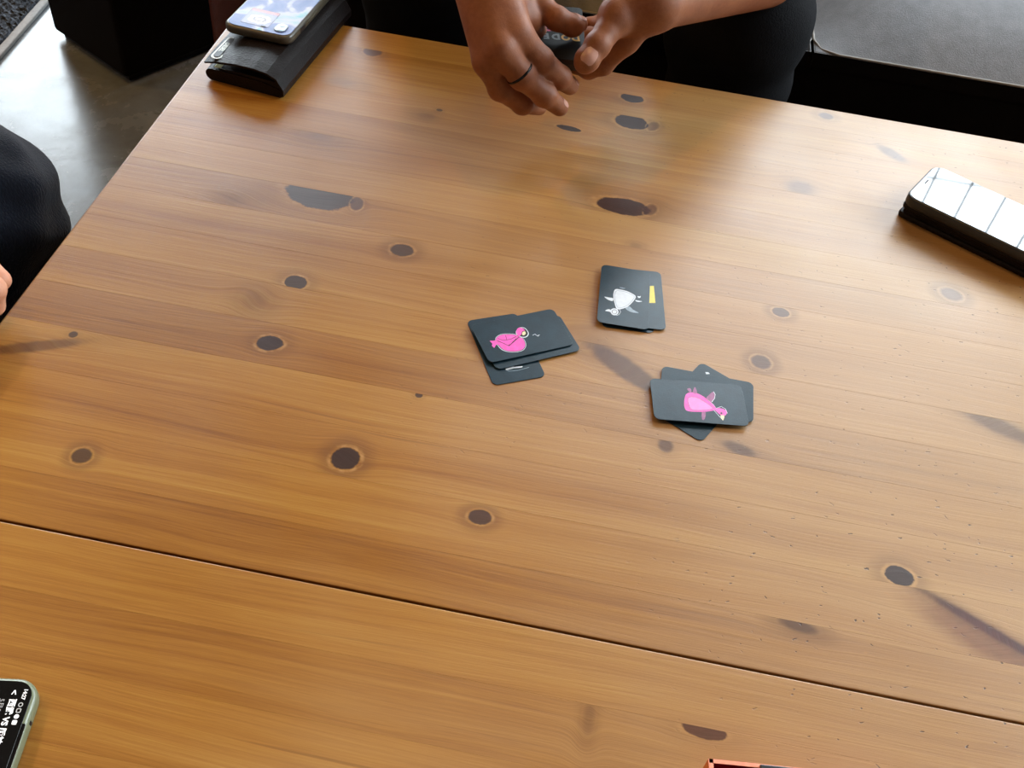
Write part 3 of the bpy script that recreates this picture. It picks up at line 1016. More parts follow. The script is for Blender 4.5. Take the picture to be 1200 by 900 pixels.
# camera window, near right corner; card under the case; side cut-out
bm = slab_bm(0.0125, 0.0165, 0.0055, 0.0100, 0.0109, 0.0003, 6); bm.transform(Matrix.Translation((PW / 2 - .0155, -PL / 2 + .0155, 0)))
lens = from_bm('camera_window', bm, mat('camera_trim', lin(44, 48, 66), 0.2, noise=0.1), ph)
bm = slab_bm(0.0110, 0.0150, 0.0048, 0.0108, 0.0111, 0.0001, 6); bm.transform(Matrix.Translation((PW / 2 - .0155, -PL / 2 + .0155, 0)))
from_bm('camera_glass', bm, mat('camera_glass', lin(110, 150, 176), 0.08, noise=0.25, nscale=300), lens)
for s_ in (-1, 1):
    bm = bmesh.new()
    bmesh.ops.create_cone(bm, cap_ends=True, segments=14, radius1=.0030, radius2=.0030, depth=.0004, matrix=Matrix.Translation((PW / 2 - .0155, -PL / 2 + .0155 + s_ * .0038, .0112)))
    from_bm('camera_lens', bm, mat('camera_lens', lin(120, 150, 170), 0.1, noise=0.2), lens)
cxs, cys = -0.0065, -PL / 2 + .027
bm = slab_bm(0.031, 0.033, 0.002, 0.0100, 0.01025, 0.0001, 4); bm.transform(Matrix.Translation((cxs, cys, 0)))
stk = from_bm('picture_sticker', bm, mat('sticker_border', lin(58, 60, 100), 0.3, noise=0.1, nscale=200), ph)
bm = slab_bm(0.0295, 0.0315, 0.0018, 0.01025, 0.0103, 0.00002, 4); bm.transform(Matrix.Translation((cxs, cys, 0)))
from_bm('sticker_field', bm, mat('sticker_print', lin(112, 112, 160), 0.3, noise=0.22, nscale=420), stk)
from_bm('sticker_band', box_bm(cxs - .0147, cxs + .0147, cys + .0105, cys + .0155, .01030, .01033), mat('sticker_red', lin(186, 120, 130), 0.35, noise=0.1), stk)
for rx_, ry_, zq, mm in ((.0125, .0088, .01034, M_white), (.0075, .0045, .01036, mat('sticker_line', lin(84, 90, 120), .4, noise=.2, nscale=500)), (.0058, .0030, .01038, M_white)):
    bm = bmesh.new()
    vs = [bm.verts.new((cxs + .001 + rx_ * math.cos(2 * math.pi * k / 22) * (1 + .12 * math.sin(5 * k)), cys - .004 + ry_ * math.sin(2 * math.pi * k / 22) * (1 + .1 * math.cos(3 * k)), zq)) for k in range(22)]
    bm.faces.new(vs); from_bm('sticker_drawing', bm, mm, stk)
from_bm('sticker_tab', box_bm(cxs + .0075, cxs + .0125, cys - .0168, cys - .0148, .01034, .0107), M_black, stk)
from_bm('switch_cutout', box_bm(PW / 2 - .0012, PW / 2 + .0003, -PL / 2 + .028, -PL / 2 + .040, .0022, .0078, .0004), M_black, ph)
from_bm('volume_button', box_bm(PW / 2 - .001, PW / 2 + .0006, -PL / 2 + .048, -PL / 2 + .074, .0035, .0062, .0004), M_clear, ph)

# right: phone on a dark leather wallet
zr = ZT + 0.016
d_long = (U(1200, 305, zr) - U(1066, 240, zr)).normalized()
rang = math.atan2(d_long.y, d_long.x)
rtl = U(1057, 241, zr); rtr = U(1088, 199, zr)
RW, RL = 0.0745, 0.148
cen = mid(rtl, rtr) + d_long * (RL / 2 + .001)
rp = empty('smartphone', (cen.x, cen.y, zr), 'black phone face up reflecting the bright window, on a dark wallet', 'phone', None, (0, 0, rang))
from_bm('phone_case', slab_bm(RL, RW, .0115, 0, .0098, .0018, 8), M_blackplastic, rp, smooth=True)
from_bm('steel_rim', slab_bm(RL - .003, RW - .003, .0105, .0090, .0101, .0003, 8), mat('dark_steel', (.18, .19, .2, 1), .2, metal=.9, noise=.1), rp)
from_bm('screen', slab_bm(RL - .0042, RW - .0042, .0100, .0100, .0104, .00015, 8), M_blackgloss, rp)
from_bm('speaker_slot', (lambda b: (b.transform(Matrix.Translation((-RL / 2 + .0062, 0, 0))), b)[1])(slab_bm(.0013, .010, .0006, .01038, .01048, 0, 3)), mat('slot_dark', (.02, .02, .022, 1), .7, spec=.1), rp)
cw_ = mid(U(1052, 252, ZT), U(1052, 252, ZT))
rw0 = U(1051, 253, ZT)
rdir_y = Vector((-math.sin(rang), math.cos(rang), 0))
wc = rw0 + Vector((d_long.x, d_long.y, 0)).normalized() * 0.095 + rdir_y * 0.040
rw = empty('wallet', (wc.x, wc.y, ZT), 'flat dark brown wallet lying under the phone at the right edge', 'wallet', None, (0, 0, rang))
from_bm('lower_cover', slab_bm(.192, .082, .006, .0002, .0062, .0022, 6), M_leather2, rw, smooth=True)
from_bm('inner_pocket', slab_bm(.186, .077, .004, .0055, .0105, .0006, 6), M_leather, rw)
from_bm('upper_cover', slab_bm(.191, .081, .006, .0100, .0157, .0022, 6), M_leather2, rw, smooth=True)

# lower left: phone in a greenish clear case, lit dark screen
zl = ZT + 0.0105
k1 = U(47, 797, zl)                     # corner seen
e1 = (U(16, 897, zl) - U(47, 808, zl)).normalized()    # along the short top edge, downwards in the photo
lang = math.atan2(e1.y, e1.x)
ez = Vector((e1.y, -e1.x, 0))
if ez.x > 0:
    ez = -ez                            # towards the rest of the phone (left)
GW, GL = 0.076, 0.150
gc = k1 + e1 * (GW / 2 - .001) + ez * (GL / 2 - .001)
gp = empty('smartphone', (gc.x, gc.y, ZT), 'phone with a lit black screen of white text in a greenish clear case', 'phone', None, (0, 0, lang))
# local x = along the short top edge; local +y or -y points to the phone's top
tsgn = 1 if (Matrix.Rotation(lang, 3, 'Z') @ Vector((0, 1, 0))).dot(ez) < 0 else -1
from_bm('clear_case', slab_bm(GW, GL, .0125, .0002, .0105, .0028, 8), M_green, gp, smooth=True)
mscr = mat('oled_black', (0.004, 0.004, 0.004, 1), 0.06, spec=.5)
from_bm('screen', slab_bm(GW - .0048, GL - .0048, .0098, .0102, .0108, .00015, 8), mscr, gp)
M_ui = mat('screen_white', (.8, .8, .8, 1), .5, emit=((.9, .92, .95, 1), .55))
M_uig = mat('screen_grey', (.4, .4, .4, 1), .5, emit=((.6, .62, .65, 1), .30))
M_uir = mat('screen_red', (.6, .05, .05, 1), .5, emit=((.8, .08, .06, 1), .4))
top_y = tsgn * GL / 2
# reading frame: u runs along local x from the phone's left; v runs from the top edge down
RT = Matrix.Identity(4) if tsgn > 0 else Matrix.Rotation(math.pi, 4, 'Z')


def ui(body, u, v, size, m, bold=0.0, align='LEFT'):
    mw = RT @ Matrix.Translation((-GW / 2 + u, GL / 2 - v, .01083))
    return text_mesh(body, size, m, 'screen_text', gp, mw, bold, .00001, align=align)


ui('14:27', .0066, .0066, .0029, M_ui, .00008)
ui('<', .0075, .0126, .0052, M_ui, .0001)
ui('\u897f\u6b66 VS \u962a\u795e', .0128, .0118, .0046, M_ui, .00015)
ui('5\u670830\u65e5(', .0130, .0176, .0038, M_uig)
ui('\u30c8', .0108, .0212, .0042, M_ui)
ui('\u25cf', .0270, .0176, .003, M_uir)


def ui_patch(name, u, v, w, h, m, r=.3, parent=gp):
    bm = slab_bm(w, h, min(w, h) * r, .01081, .01084, 0, 4)
    bm.transform(RT @ Matrix.Translation((-GW / 2 + u, GL / 2 - v, 0)))
    return from_bm(name, bm, m, parent)


for u_, m_, r_, hole in ((.0160, M_uig, .48, True), (.0194, M_uig, .25, True), (.0228, M_ui, .49, False), (.0262, M_ui, .25, False)):
    ui_patch('status_icon', u_, .0066, .0026, .0026, m_, r_)
    if hole:
        ui_patch('status_icon_hole', u_, .0066, .0016, .0016, mscr, r_).location.z = .00003
# screen notch bezel: a thin dark step along the top edge, and the microphone hole in the case
bm = slab_bm(.032, .0026, .0008, .0100, .0106, 0, 4); bm.transform(RT @ Matrix.Translation((.0045, GL / 2 - .0018, 0)))
from_bm('notch', bm, mscr, gp)
from_bm('case_hole', (lambda b: (b.transform(RT @ Matrix.Translation((-GW / 2 + .024, GL / 2 - .0006, 0))), b)[1])(slab_bm(.0026, .0022, .0010, .0045, .0070, 0, 4)), M_black, gp)

# red box at the lower edge, open, lying on the table
zb = ZT + 0.030
r0 = U(831, 889, zb)
r1 = U(950, 901, zb)
bdir = (r1 - r0).normalized()
rba = math.atan2(bdir.y, bdir.x)
BXW, BXL = 0.118, 0.118
rb = empty('game_box', (r0.x, r0.y, ZT), 'open crimson box with an orange side at the lower edge of the table', 'box', None, (0, 0, rba))
M_crim = mat('crimson_card', lin(150, 6, 36), .45, noise=.08, nscale=60)
M_org = mat('orange_card', lin(214, 104, 34), .45, noise=.08, nscale=60)
M_rim = mat('worn_card_edge', lin(240, 150, 120), .6, noise=.15, nscale=200)
tw = .0022; bh = .030
from_bm('bottom', box_bm(0, BXW, -BXL, 0, .0002, .002), M_crim, rb)
for nm, a in (('far_wall', (0, BXW, -tw, 0)), ('near_wall', (0, BXW, -BXL, -BXL + tw))):
    from_bm(nm, box_bm(*a, .002, bh - .0006), M_crim, rb)
    from_bm('rim', box_bm(a[0], a[1], a[2], a[3], bh - .0006, bh), M_rim, rb)
for nm, a in (('left_wall', (-.0004, tw, -BXL, 0)), ('right_wall', (BXW - tw, BXW, -BXL, 0))):
    from_bm(nm, box_bm(a[0], a[1], a[2], a[3], .002, bh - .0006), M_org, rb)
    from_bm('rim', box_bm(a[0], a[1], a[2], a[3], bh - .0006, bh), M_rim, rb)
from_bm('left_lining', box_bm(tw, tw + .0004, -BXL + tw, -tw, .002, bh - .001), M_crim, rb)
from_bm('black_insert', box_bm(.028, BXW - .003, -BXL + .004, -.0005, .006, bh + .0012, .0008), mat('black_card_insert', (.012, .012, .016, 1), .4, noise=.2), rb)

# ------------------------------------------------------------------ people
def skin_material(name, base, dark):
    m, t, b = new_mat(name)
    co = t.n('ShaderNodeTexCoord').outputs['Object']
    n1 = t.noise(co, 38, 4, 0.6); n2 = t.noise(co, 260, 3, 0.6)
    f = t.math('ADD', t.math('MULTIPLY', n1, .7), t.math('MULTIPLY', n2, .3))
    t.link(t.ramp(f, [(.32, dark), (.66, base)]), b.inputs['Base Color'])
    b.inputs['Roughness'].default_value = 0.54
    b.inputs['Specular IOR Level'].default_value = 0.36
    b.inputs['Subsurface Weight'].default_value = 0.12
    b.inputs['Subsurface Radius'].default_value = (.006, .0025, .0012)
    b.inputs['Subsurface Scale'].default_value = 1.0
    bn = t.n('ShaderNodeBump'); bn.inputs['Strength'].default_value = .22; bn.inputs['Distance'].default_value = .001
    t.link(t.noise(co, 520, 4, .65, .4), bn.inputs['Height']); t.link(bn.outputs[0], b.inputs['Normal'])
    return m


M_skin = skin_material('tan_skin', lin(150, 94, 62), lin(122, 70, 42))
M_skin2 = skin_material('fair_skin', lin(214, 160, 128), lin(190, 128, 100))
M_nail = mat('fingernail', lin(190, 142, 124), .28, noise=.06, nscale=300)
M_blackcloth = mat('black_cloth', (.0022, .0022, .003, 1), .9, spec=.12, noise=.3, nscale=40, bump=.5, bscale=500)
M_hair = mat('black_hair', (.008, .007, .006, 1), .4, noise=.3, nscale=200, bump=.5, bscale=300)


def jeans_material():
    m, t, b = new_mat('dark_denim')
    co = t.n('ShaderNodeTexCoord').outputs['Object']
    n1 = t.noise(co, 14, 4, .6, .5)
    tw_ = t.noise(t.vmath('MULTIPLY', co, (520, 520, 170)), 1, 2, .6)
    f = t.math('ADD', t.math('MULTIPLY', n1, .55), t.math('MULTIPLY', tw_, .45))
    t.link(t.ramp(f, [(.32, (.0018, .003, .0072, 1)), (.55, (.004, .0072, .0155, 1)), (.75, (.014, .023, .044, 1))]), b.inputs['Base Color'])
    b.inputs['Roughness'].default_value = .85
    b.inputs['Specular IOR Level'].default_value = .12
    b.inputs['Sheen Weight'].default_value = .12
    bn = t.n('ShaderNodeBump'); bn.inputs['Strength'].default_value = .8; bn.inputs['Distance'].default_value = .002
    t.link(tw_, bn.inputs['Height']); t.link(bn.outputs[0], b.inputs['Normal'])
    return m


M_jeans = jeans_material()


def bez(p, q):
    return np.array(p, np.float32)


def hand_fn(palm, fingers, extra=(), kp=.010, kf=.006):
    """palm: list of (a, b, ra, rb); fingers: list of (pts, radii)."""
    palm = [(np.array(a), np.array(b), ra, rb) for a, b, ra, rb in palm]
    fingers = [([np.array(p) for p in pts], rad) for pts, rad in fingers]

    def fn(P):
        d = None
        for a, b, ra, rb in palm:
            s = seg_d(P, a, b, ra, rb)
            d = s if d is None else smin(d, s, kp)
        out = d
        for pts, rad in fingers:
            s = chain_d(P, pts, rad, .003)
            # knuckle bumps at the inner joints
            for j in range(1, len(pts) - 1):
                bmp = np.sqrt(((P - pts[j]) ** 2).sum(-1)) - rad[j] * 1.04
                s = smin(s, bmp, .004)
            out = np.minimum(out, smin(d, s, kf))
        return out
    pts = [p for a, b, _, _ in palm for p in (a, b)] + [p for ps, _ in fingers for p in ps]
    lo = np.min(pts, 0) - .045; hi = np.max(pts, 0) + .045
    return fn, lo, hi


V3 = lambda px, py, z: np.array(U(px, py, z)[:])

# far person, right hand (left in the photo)
Wr = V3(562, -50, .628)
rp_ = dict(
    i=V3(617, 24, .586), m=V3(606, 40, .590), r=V3(587, 58, .582), p=V3(571, 72, .568))
foreR = V3(566, -150, .66)
elbR = Wr + (V3(560, -160, .70) - Wr) / np.linalg.norm(V3(560, -160, .70) - Wr) * 0.25
off = np.array([.010, .004, 0])
palmR = [
    (elbR, Wr, .042, .026),
    (Wr + np.array([.012, 0, 0]), rp_['i'], .019, .0125),
    (Wr + np.array([.004, 0, .003]), rp_['m'], .020, .0135),
    (Wr + np.array([-.006, 0, .002]), rp_['r'], .019, .013),
    (Wr + np.array([-.012, 0, -.003]), rp_['p'], .018, .0125),
    (Wr * .5 + rp_['m'] * .5 - np.array([0, 0, .012]), Wr * .25 + rp_['m'] * .75 - np.array([0, 0, .010]), .018, .016),
    (Wr + np.array([.016, -.006, -.008]), V3(618, -2, .588), .017, .0165),
]
thumbR = ([V3(612, -8, .592), V3(634, 9, .592), V3(653, 22, .588), V3(671, 30, .583), V3(680, 28.5, .581)], [.0145, .0110, .0098, .0090, .0070])
idxR = ([rp_['i'], V3(634, 46, .556), V3(646, 60, .535), V3(655, 62, .524)], [.0120, .0094, .0084, .0072])
midR = ([rp_['m'], V3(632, 71, .568), V3(655, 90, .546), V3(668, 101, .528)], [.0130, .0118, .0104, .0082])
ringR = ([rp_['r'], V3(612, 89, .560), V3(638, 111, .540), V3(656, 126, .522)], [.0130, .0115, .0102, .0080])
pinkR = ([rp_['p'], V3(586, 104, .540), V3(612, 122, .522), V3(632, 126, .508)], [.0120, .0100, .0088, .0072])
fR, loR, hiR = hand_fn(palmR, [thumbR, idxR, midR, ringR, pinkR])

# far person, left hand (right in the photo), thumb on top of the cards
Wl = V3(768, 0, .612)
el_dir = V3(930, -45, .60) - Wl
elbL = Wl + (V3(905, -42, .56) - Wl) / np.linalg.norm(V3(905, -42, .56) - Wl) * 0.25
lp_ = dict(i=V3(733, 46, .578), m=V3(738, 36, .566), r=V3(744, 24, .556), p=V3(752, 12, .550))
palmL = [
    (elbL, Wl, .042, .0255),
    (Wl + np.array([-.004, -.006, .0]), lp_['i'], .021, .0125),
    (Wl + np.array([-.004, 0, -.004]), lp_['m'], .020, .013),
    (Wl + np.array([0, .004, -.008]), lp_['r'], .019, .0125),
    (Wl + np.array([0, .008, -.010]), lp_['p'], .018, .0120),
    (V3(758, 2, .610), V3(724, 16, .604), .019, .0165),
]
thumbL = ([V3(744, 2, .606), V3(720, 25, .600), V3(700, 53, .588), V3(688, 70, .579), V3(684.5, 75, .576)], [.0160, .0130, .0106, .0100, .0083])
idxL = ([lp_['i'], V3(706, 74, .552), V3(690, 80, .544), V3(672, 76, .540)], [.0125, .0102, .0090, .0078])
midL = ([lp_['m'], V3(702, 62, .546), V3(682, 62, .538), V3(662, 60, .536)], [.0125, .0105, .0092, .0078])
ringL = ([lp_['r'], V3(712, 44, .540), V3(690, 44, .534), V3(672, 44, .534)], [.0120, .0102, .009, .0076])
pinkL = ([lp_['p'], V3(724, 30, .538), V3(704, 28, .536), V3(690, 28, .538)], [.0115, .009, .008, .007])
fL, loL, hiL = hand_fn(palmL, [thumbL, idxL, midL, ringL, pinkL])

HX = 0.0016


def body_chains(hip, chest, neck, head, shoulders, elbows, wrists, hips2, knees, ankles, scale=1.0):
    ch = [([hip, (np.array(hip) + chest) / 2, chest, neck], [.13 * scale, .125 * scale, .14 * scale, .055 * scale]),
          ([neck, np.array(head) - np.array([0, 0, .03])], [.055 * scale, .052 * scale])]
    for s, e in zip(shoulders, elbows):
        ch.append(([chest, s, e], [.09 * scale, .058 * scale, .043 * scale]))
    for h_, k_, a_ in zip(hips2, knees, ankles):
        ch.append(([hip, h_, k_, a_], [.11 * scale, .085 * scale, .058 * scale, .04 * scale]))
    return ch


def head_fn(c, f):
    """Skull, jaw, nose, brow, lips and ears looking along f."""
    c = np.array(c, float); f = np.array(f, float); u = np.array([0, 0, 1.0]); sd = np.cross(f, u)
    at = lambda a, b, d: (c + f * a + sd * b + u * d).astype(np.float32)
    ball = lambda P, q, r: np.sqrt(((P - q) ** 2).sum(-1)) - r

    def fn(P):
        d = seg_d(P, at(-.012, 0, .045), at(.012, 0, .040), .078, .072)
        d = smin(d, seg_d(P, at(.020, 0, .0), at(.040, 0, -.055), .056, .034), .03)
        d = smin(d, seg_d(P, at(-.01, 0, -.03), at(-.015, 0, -.10), .050, .052), .02)
        d = smin(d, seg_d(P, at(.078, 0, .030), at(.094, 0, -.004), .007, .011), .010)
        for q in (-1, 1):
            d = smin(d, ball(P, at(.084, q * .011, -.006), .008), .006)
            d = smin(d, seg_d(P, at(.076, q * .016, .037), at(.064, q * .042, .038), .008, .007), .008)
            d = smin(d, seg_d(P, at(.045, q * .048, -.004), at(.03, q * .052, -.01), .022, .022), .02)
            d = smin(d, seg_d(P, at(-.004, q * .076, .026), at(.0, q * .074, -.018), .011, .008), .006)
        d = smin(d, seg_d(P, at(.074, -.016, -.036), at(.074, .016, -.036), .007, .007), .006)
        d = smin(d, seg_d(P, at(.072, -.013, -.047), at(.072, .013, -.047), .007, .007), .006)
        return d
    return fn, c - .15, c + .15, at


def face_parts(at, root):
    white = mat('eye_white', (.7, .68, .66, 1), .25, noise=.04)
    dark = mat('iris_brown', (.02, .011, .007, 1), .2, noise=.2)
    lip = mat('lip_line', (.16, .055, .045, 1), .5, noise=.1)
    for q in (-1, 1):
        bm = bmesh.new(); bmesh.ops.create_uvsphere(bm, u_segments=14, v_segments=10, radius=.0115, matrix=Matrix.Translation(Vector(at(.0655, q * .031, .020).tolist())))
        e_ = pp(from_bm('eye', bm, white, None, True), root)
        bm = bmesh.new(); bmesh.ops.create_uvsphere(bm, u_segments=12, v_segments=8, radius=.006, matrix=Matrix.Translation(Vector(at(.0718, q * .031, .020).tolist())))
        ir = from_bm('iris', bm, dark, None, True); ir.parent = e_
        pp(from_bm('eyebrow', tube_bm([at(.083, q * .014, .045), at(.080, q * .030, .050), at(.066, q * .046, .046)], [.003, .0035, .002], 6), M_hair, None, True), root)
    pp(from_bm('mouth', tube_bm([at(.079, -.022, -.0415), at(.0825, 0, -.0415), at(.079, .022, -.0415)], [.001, .0016, .001], 6), lip, None, True), root)


def chains_fn(chains, k=.03, wr=None):
    chains = [([np.array(p, np.float32) for p in pts], rad) for pts, rad in chains]

    def fn(P):
        d = None
        for pts, rad in chains:
            s = chain_d(P, pts, rad, k)
            d = s if d is None else smin(d, s, k)
        if wr is not None:
            d = d + wr(P)
        return d
    pts = [p for ps, _ in chains for p in ps]
    mr = max(max(r) for _, r in chains)
    return fn, np.min(pts, 0) - mr - .04, np.max(pts, 0) + mr + .04


def nail(fn, tip, prev, up, w, l, m, back=.35, lift=.00035, name='fingernail'):
    """A curved plate that hugs the back of a finger tip: the grid is marched out of the flesh along its normal."""
    tip = Vector(tip); prev = Vector(prev)
    d = (tip - prev).normalized()
    n = (Vector(up) - d * Vector(up).dot(d)).normalized()
    s_ = d.cross(n).normalized()
    N = 9
    bm = bmesh.new(); g = []
    c = tip - d * back * l
    ts = np.arange(0, .02, .0001, dtype=np.float32)
    for i in range(N):
        row = []
        for j in range(N):
            u = -1 + 2 * i / (N - 1); v = -1 + 2 * j / (N - 1)
            rr_ = math.sqrt(max(0, 1 - .62 * abs(u) ** 4))
            dirn = (n + s_ * v * rr_ * .75).normalized()
            o_ = c + d * (u * l / 2)
            P = np.array(o_[:], np.float32) + ts[:, None] * np.array(dirn[:], np.float32)
            f_ = fn(P); k_ = int(np.argmax(f_ > 0))
            q = o_ + dirn * (float(ts[k_]) + lift)
            off = q - o_
            lat = off.dot(s_)
            q = q + s_ * (max(-w / 2, min(w / 2, v * rr_ * w / 2)) - lat) * .6
            row.append(bm.verts.new(q))
        g.append(row)
    for i in range(N - 1):
        for j in range(N - 1):
            bm.faces.new((g[i][j], g[i + 1][j], g[i + 1][j + 1], g[i][j + 1]))
    bmesh.ops.recalc_face_normals(bm, faces=bm.faces[:])
    return from_bm(name, bm, m, None, smooth=True)


# ---- far person on the sofa
hipF = np.array([-.08, 1.66, .60]); chestF = np.array([-.11, 1.62, .88]); neckF = np.array([-.11, 1.60, 1.02]); headF = np.array([-.11, 1.57, 1.14])
shF = [np.array([-.29, 1.57, .93]), np.array([.08, 1.57, .93])]
kneesF = [np.array([-.24, 1.135, .49]), np.array([.128, 1.125, .485])]
anF = [np.array([-.25, 1.20, .09]), np.array([.17, 1.20, .09])]
hipsF = [np.array([-.18, 1.62, .59]), np.array([.03, 1.62, .59])]
personF = empty('person', (-.06, 1.55, 0), 'person in black on the sofa holding a small stack of cards in both hands', 'person')


def pp(o, root):
    o.parent = root
    o.matrix_parent_inverse = Matrix.Translation(-root.location)
    return o


cf, lo_, hi_ = chains_fn(body_chains(hipF, chestF, neckF, headF, shF, [elbR, elbL], None, hipsF, kneesF, anF, .9), .03)
cf2 = lambda P: cf(P)
hdF, lf_, hf_, atF = head_fn(headF, (0, -1, 0))
parts = [surface_net(hdF, lf_, hf_, .004), surface_net(fR, loR, hiR, HX), surface_net(fL, loL, hiL, HX), surface_net(cf2, lo_, hi_, .012)]
pp(link_mesh('body', net_mesh('body', parts, 2), M_skin), personF)


def wrinkle(freq, amp, seed):
    rs = np.random.RandomState(seed)
    ks = rs.normal(size=(5, 3)) * freq
    ph_ = rs.uniform(0, 6.28, 5)

    def w(P):
        d = 0
        for k, p in zip(ks, ph_):
            d = d + np.sin(P @ k.astype(np.float32) + p)
        return d * amp / 5
    return w


shirtF = [([hipF + [0, 0, -.02], (hipF + chestF) / 2, chestF, (chestF + neckF) / 2], [.155, .145, .155, .09])]
for s_, e_ in zip(shF, (elbR, elbL)):
    shirtF.append(([chestF, s_, s_ * .45 + e_ * .55], [.12, .075, .066]))
sf, lo_, hi_ = chains_fn(shirtF, .04, wrinkle(38, .006, 3))
pp(link_mesh('shirt', net_mesh('shirt', [surface_net(sf, lo_, hi_, .010)], 2), M_blackcloth), personF)
trF = []
for h_, k_, a_ in zip(hipsF, kneesF, anF):
    trF.append(([hipF, h_, k_, a_], [.14, .102, .078, .062]))
tf, lo_, hi_ = chains_fn(trF, .03, wrinkle(46, .005, 5))
pp(link_mesh('trousers', net_mesh('trousers', [surface_net(tf, lo_, hi_, .008)], 2), M_blackcloth), personF)
for s_, a_ in zip((-1, 1), anF):
    bm = tube_bm([a_ + [0, .04, -.045], a_ + [0, -.05, -.05], a_ + [0, -.14, -.058], a_ + [0, -.175, -.062]], [.038, .040, .034, .02], 12)
    pp(from_bm('shoe', bm, M_blackcloth, None, True), personF)
face_parts(atF, personF)
hf, lo_, hi_ = chains_fn([([headF + [0, .045, .0], headF + [0, .035, .05], headF + [0, .0, .072]], [.070, .082, .076])], .02, wrinkle(60, .004, 7))
pp(link_mesh('hair', net_mesh('hair', [surface_net(hf, lo_, hi_, .008)], 1), M_hair), personF)


for fn_, (pts, rad), up, w_, l_, bk in ((fR, thumbR, (.10, .05, 1), .0115, .0135, .30), (fR, midR, (.6, .1, .8), .0095, .0100, .25), (fR, ringR, (.6, .05, .8), .0095, .0100, .25),
                                        (fL, thumbL, CAM - Vector(thumbL[0][-1]), .0120, .0140, .45)):
    pp(nail(fn_, pts[-1], pts[-2], up, w_, l_, M_nail, bk), personF)

# ring on the ring finger
q0, q1_ = Vector(ringR[0][0]), Vector(ringR[0][1])
dq = (q1_ - q0).normalized()
rc = q0 + (q1_ - q0) * .88
rr = .01225
ref = dq.cross(Vector((0, 0, 1))).normalized(); ref2 = dq.cross(ref)
bm = bmesh.new()
NR, NS = 40, 8
G = [[bm.verts.new(rc + (ref * math.cos(2 * math.pi * i / NR) + ref2 * math.sin(2 * math.pi * i / NR)) * (rr + .0010 * math.cos(2 * math.pi * j / NS)) + dq * (.0014 * math.sin(2 * math.pi * j / NS))) for j in range(NS)] for i in range(NR)]
for i in range(NR):
    for j in range(NS):
        bm.faces.new((G[i][j], G[(i + 1) % NR][j], G[(i + 1) % NR][(j + 1) % NS], G[i][(j + 1) % NS]))
pp(from_bm('ring', bm, mat('black_ring', (.010, .010, .012, 1), .22, metal=.6, noise=.2), None, True, label='thin black ring'), personF)

# ---- stack of cards held in the hands
n0, n1 = U(638, 68.5, .563), U(679, 71.5, .563)
xd = (n1 - n0).normalized()
DW = CW
nmid = (n0 + n1) / 2
best = None
for k in range(200):
    zt_ = .563 + .06 * k / 199
    fm = U(679, 12, zt_)
    d_ = abs((fm - nmid).length - CL)
    if best is None or d_ < best[0]:
        best = (d_, fm)
yd = (best[1] - nmid); yd -= xd * yd.dot(xd); yd.normalize()
zd = xd.cross(yd)
DM = Matrix((xd, yd, zd)).transposed().to_4x4(); DM.translation = nmid
deck = empty('card_stack', nmid, 'thick stack of black cards held between the hands, coloured letters on its top card', 'cards')
deck.rotation_euler = DM.to_euler()
THK = .0115
bm = bmesh.new()
nl = 18
for k in range(nl):
    b_ = slab_bm(CW + .0002 * math.sin(k * 2.1), CL + .0004 * math.sin(k * 3.7), .0042, -THK + THK * k / nl, -THK + THK * (k + .86) / nl, 0, 4)
    b_.transform(Matrix.Translation((.0003 * math.sin(k * 1.3), CL / 2 + .0003 * math.cos(k * 2.9), 0)))
    me_ = bpy.data.meshes.new('tmp'); b_.to_mesh(me_); b_.free(); bm.from_mesh(me_); bpy.data.meshes.remove(me_)
from_bm('lower_cards', bm, mat('card_side', lin(58, 44, 36), .6, noise=.25, nscale=200), deck, kind='stuff')
bm = slab_bm(CW, CL, .0045, .0001, .0006, .0001, 6); bm.transform(Matrix.Translation((0, CL / 2, 0)))
topc = from_bm('top_card', bm, mat('card_back_black', (.006, .0065, .0065, 1), .3, spec=.4, noise=.3), deck)
M_amber = mat('amber_ink', lin(236, 172, 50), .4, noise=.06, nscale=300)
M_grey = mat('grey_ink', lin(140, 146, 148), .4, noise=.08, nscale=300)
M_red = mat('rose_ink', lin(220, 96, 130), .4, noise=.06, nscale=300)
for ch, u, v, m_ in (('D', .0135, .030, M_amber), ('O', .0045, .030, M_amber), ('D', -.0045, .030, M_grey), ('E', -.0132, .030, M_grey), ('L', .0130, .041, M_white), ('I', .006, .041, M_amber), ('D', -.0005, .041, M_grey), ('O', -.0105, .041, M_red)):
    text_mesh(ch, .0102, m_, 'card_letter', topc, Matrix.Translation((u, v, .00065)) @ Matrix.Rotation(math.pi + .10, 4, 'Z'), .0005, .00001)

# ---- person at the left side of the table
kneeA = np.array(U(-44, 246, .375)[:]); kneeB = kneeA + [0.0, -.30, .0]
hipG = np.array([-1.02, kneeA[1] - .17, .50]); chestG = np.array([-1.0, kneeA[1] - .18, .88]); neckG = np.array([-.97, kneeA[1] - .18, 1.06]); headG = np.array([-.90, kneeA[1] - .18, 1.17])
shG = [chestG + [0, .19, .10], chestG + [0, -.19, .10]]
handC = np.array(U(-50, 352, .50)[:])
elbA = np.array([-.86, kneeA[1] + .14, .62]); elbB = np.array([-.79, handC[1] - .12, .62])
anG = [kneeA + [-.03, .0, -.30], kneeB + [-.03, 0, -.30]]
personG = empty('person', (hipG[0], hipG[1], 0), 'person in dark jeans seated at the left side of the table', 'person')
wrA = np.array([-.80, kneeA[1] - .08, .60]); wrB = handC + [-.075, -.035, .03]
cg, lo_, hi_ = chains_fn(body_chains(hipG, chestG, neckG, headG, shG, [elbA, elbB], None, [hipG + [.05, .1, 0], hipG + [.05, -.1, 0]], [kneeA, kneeB], anG, .88), .03)
H2 = handC
palmG = [(elbB, wrB, .042, .026)]
tips = []
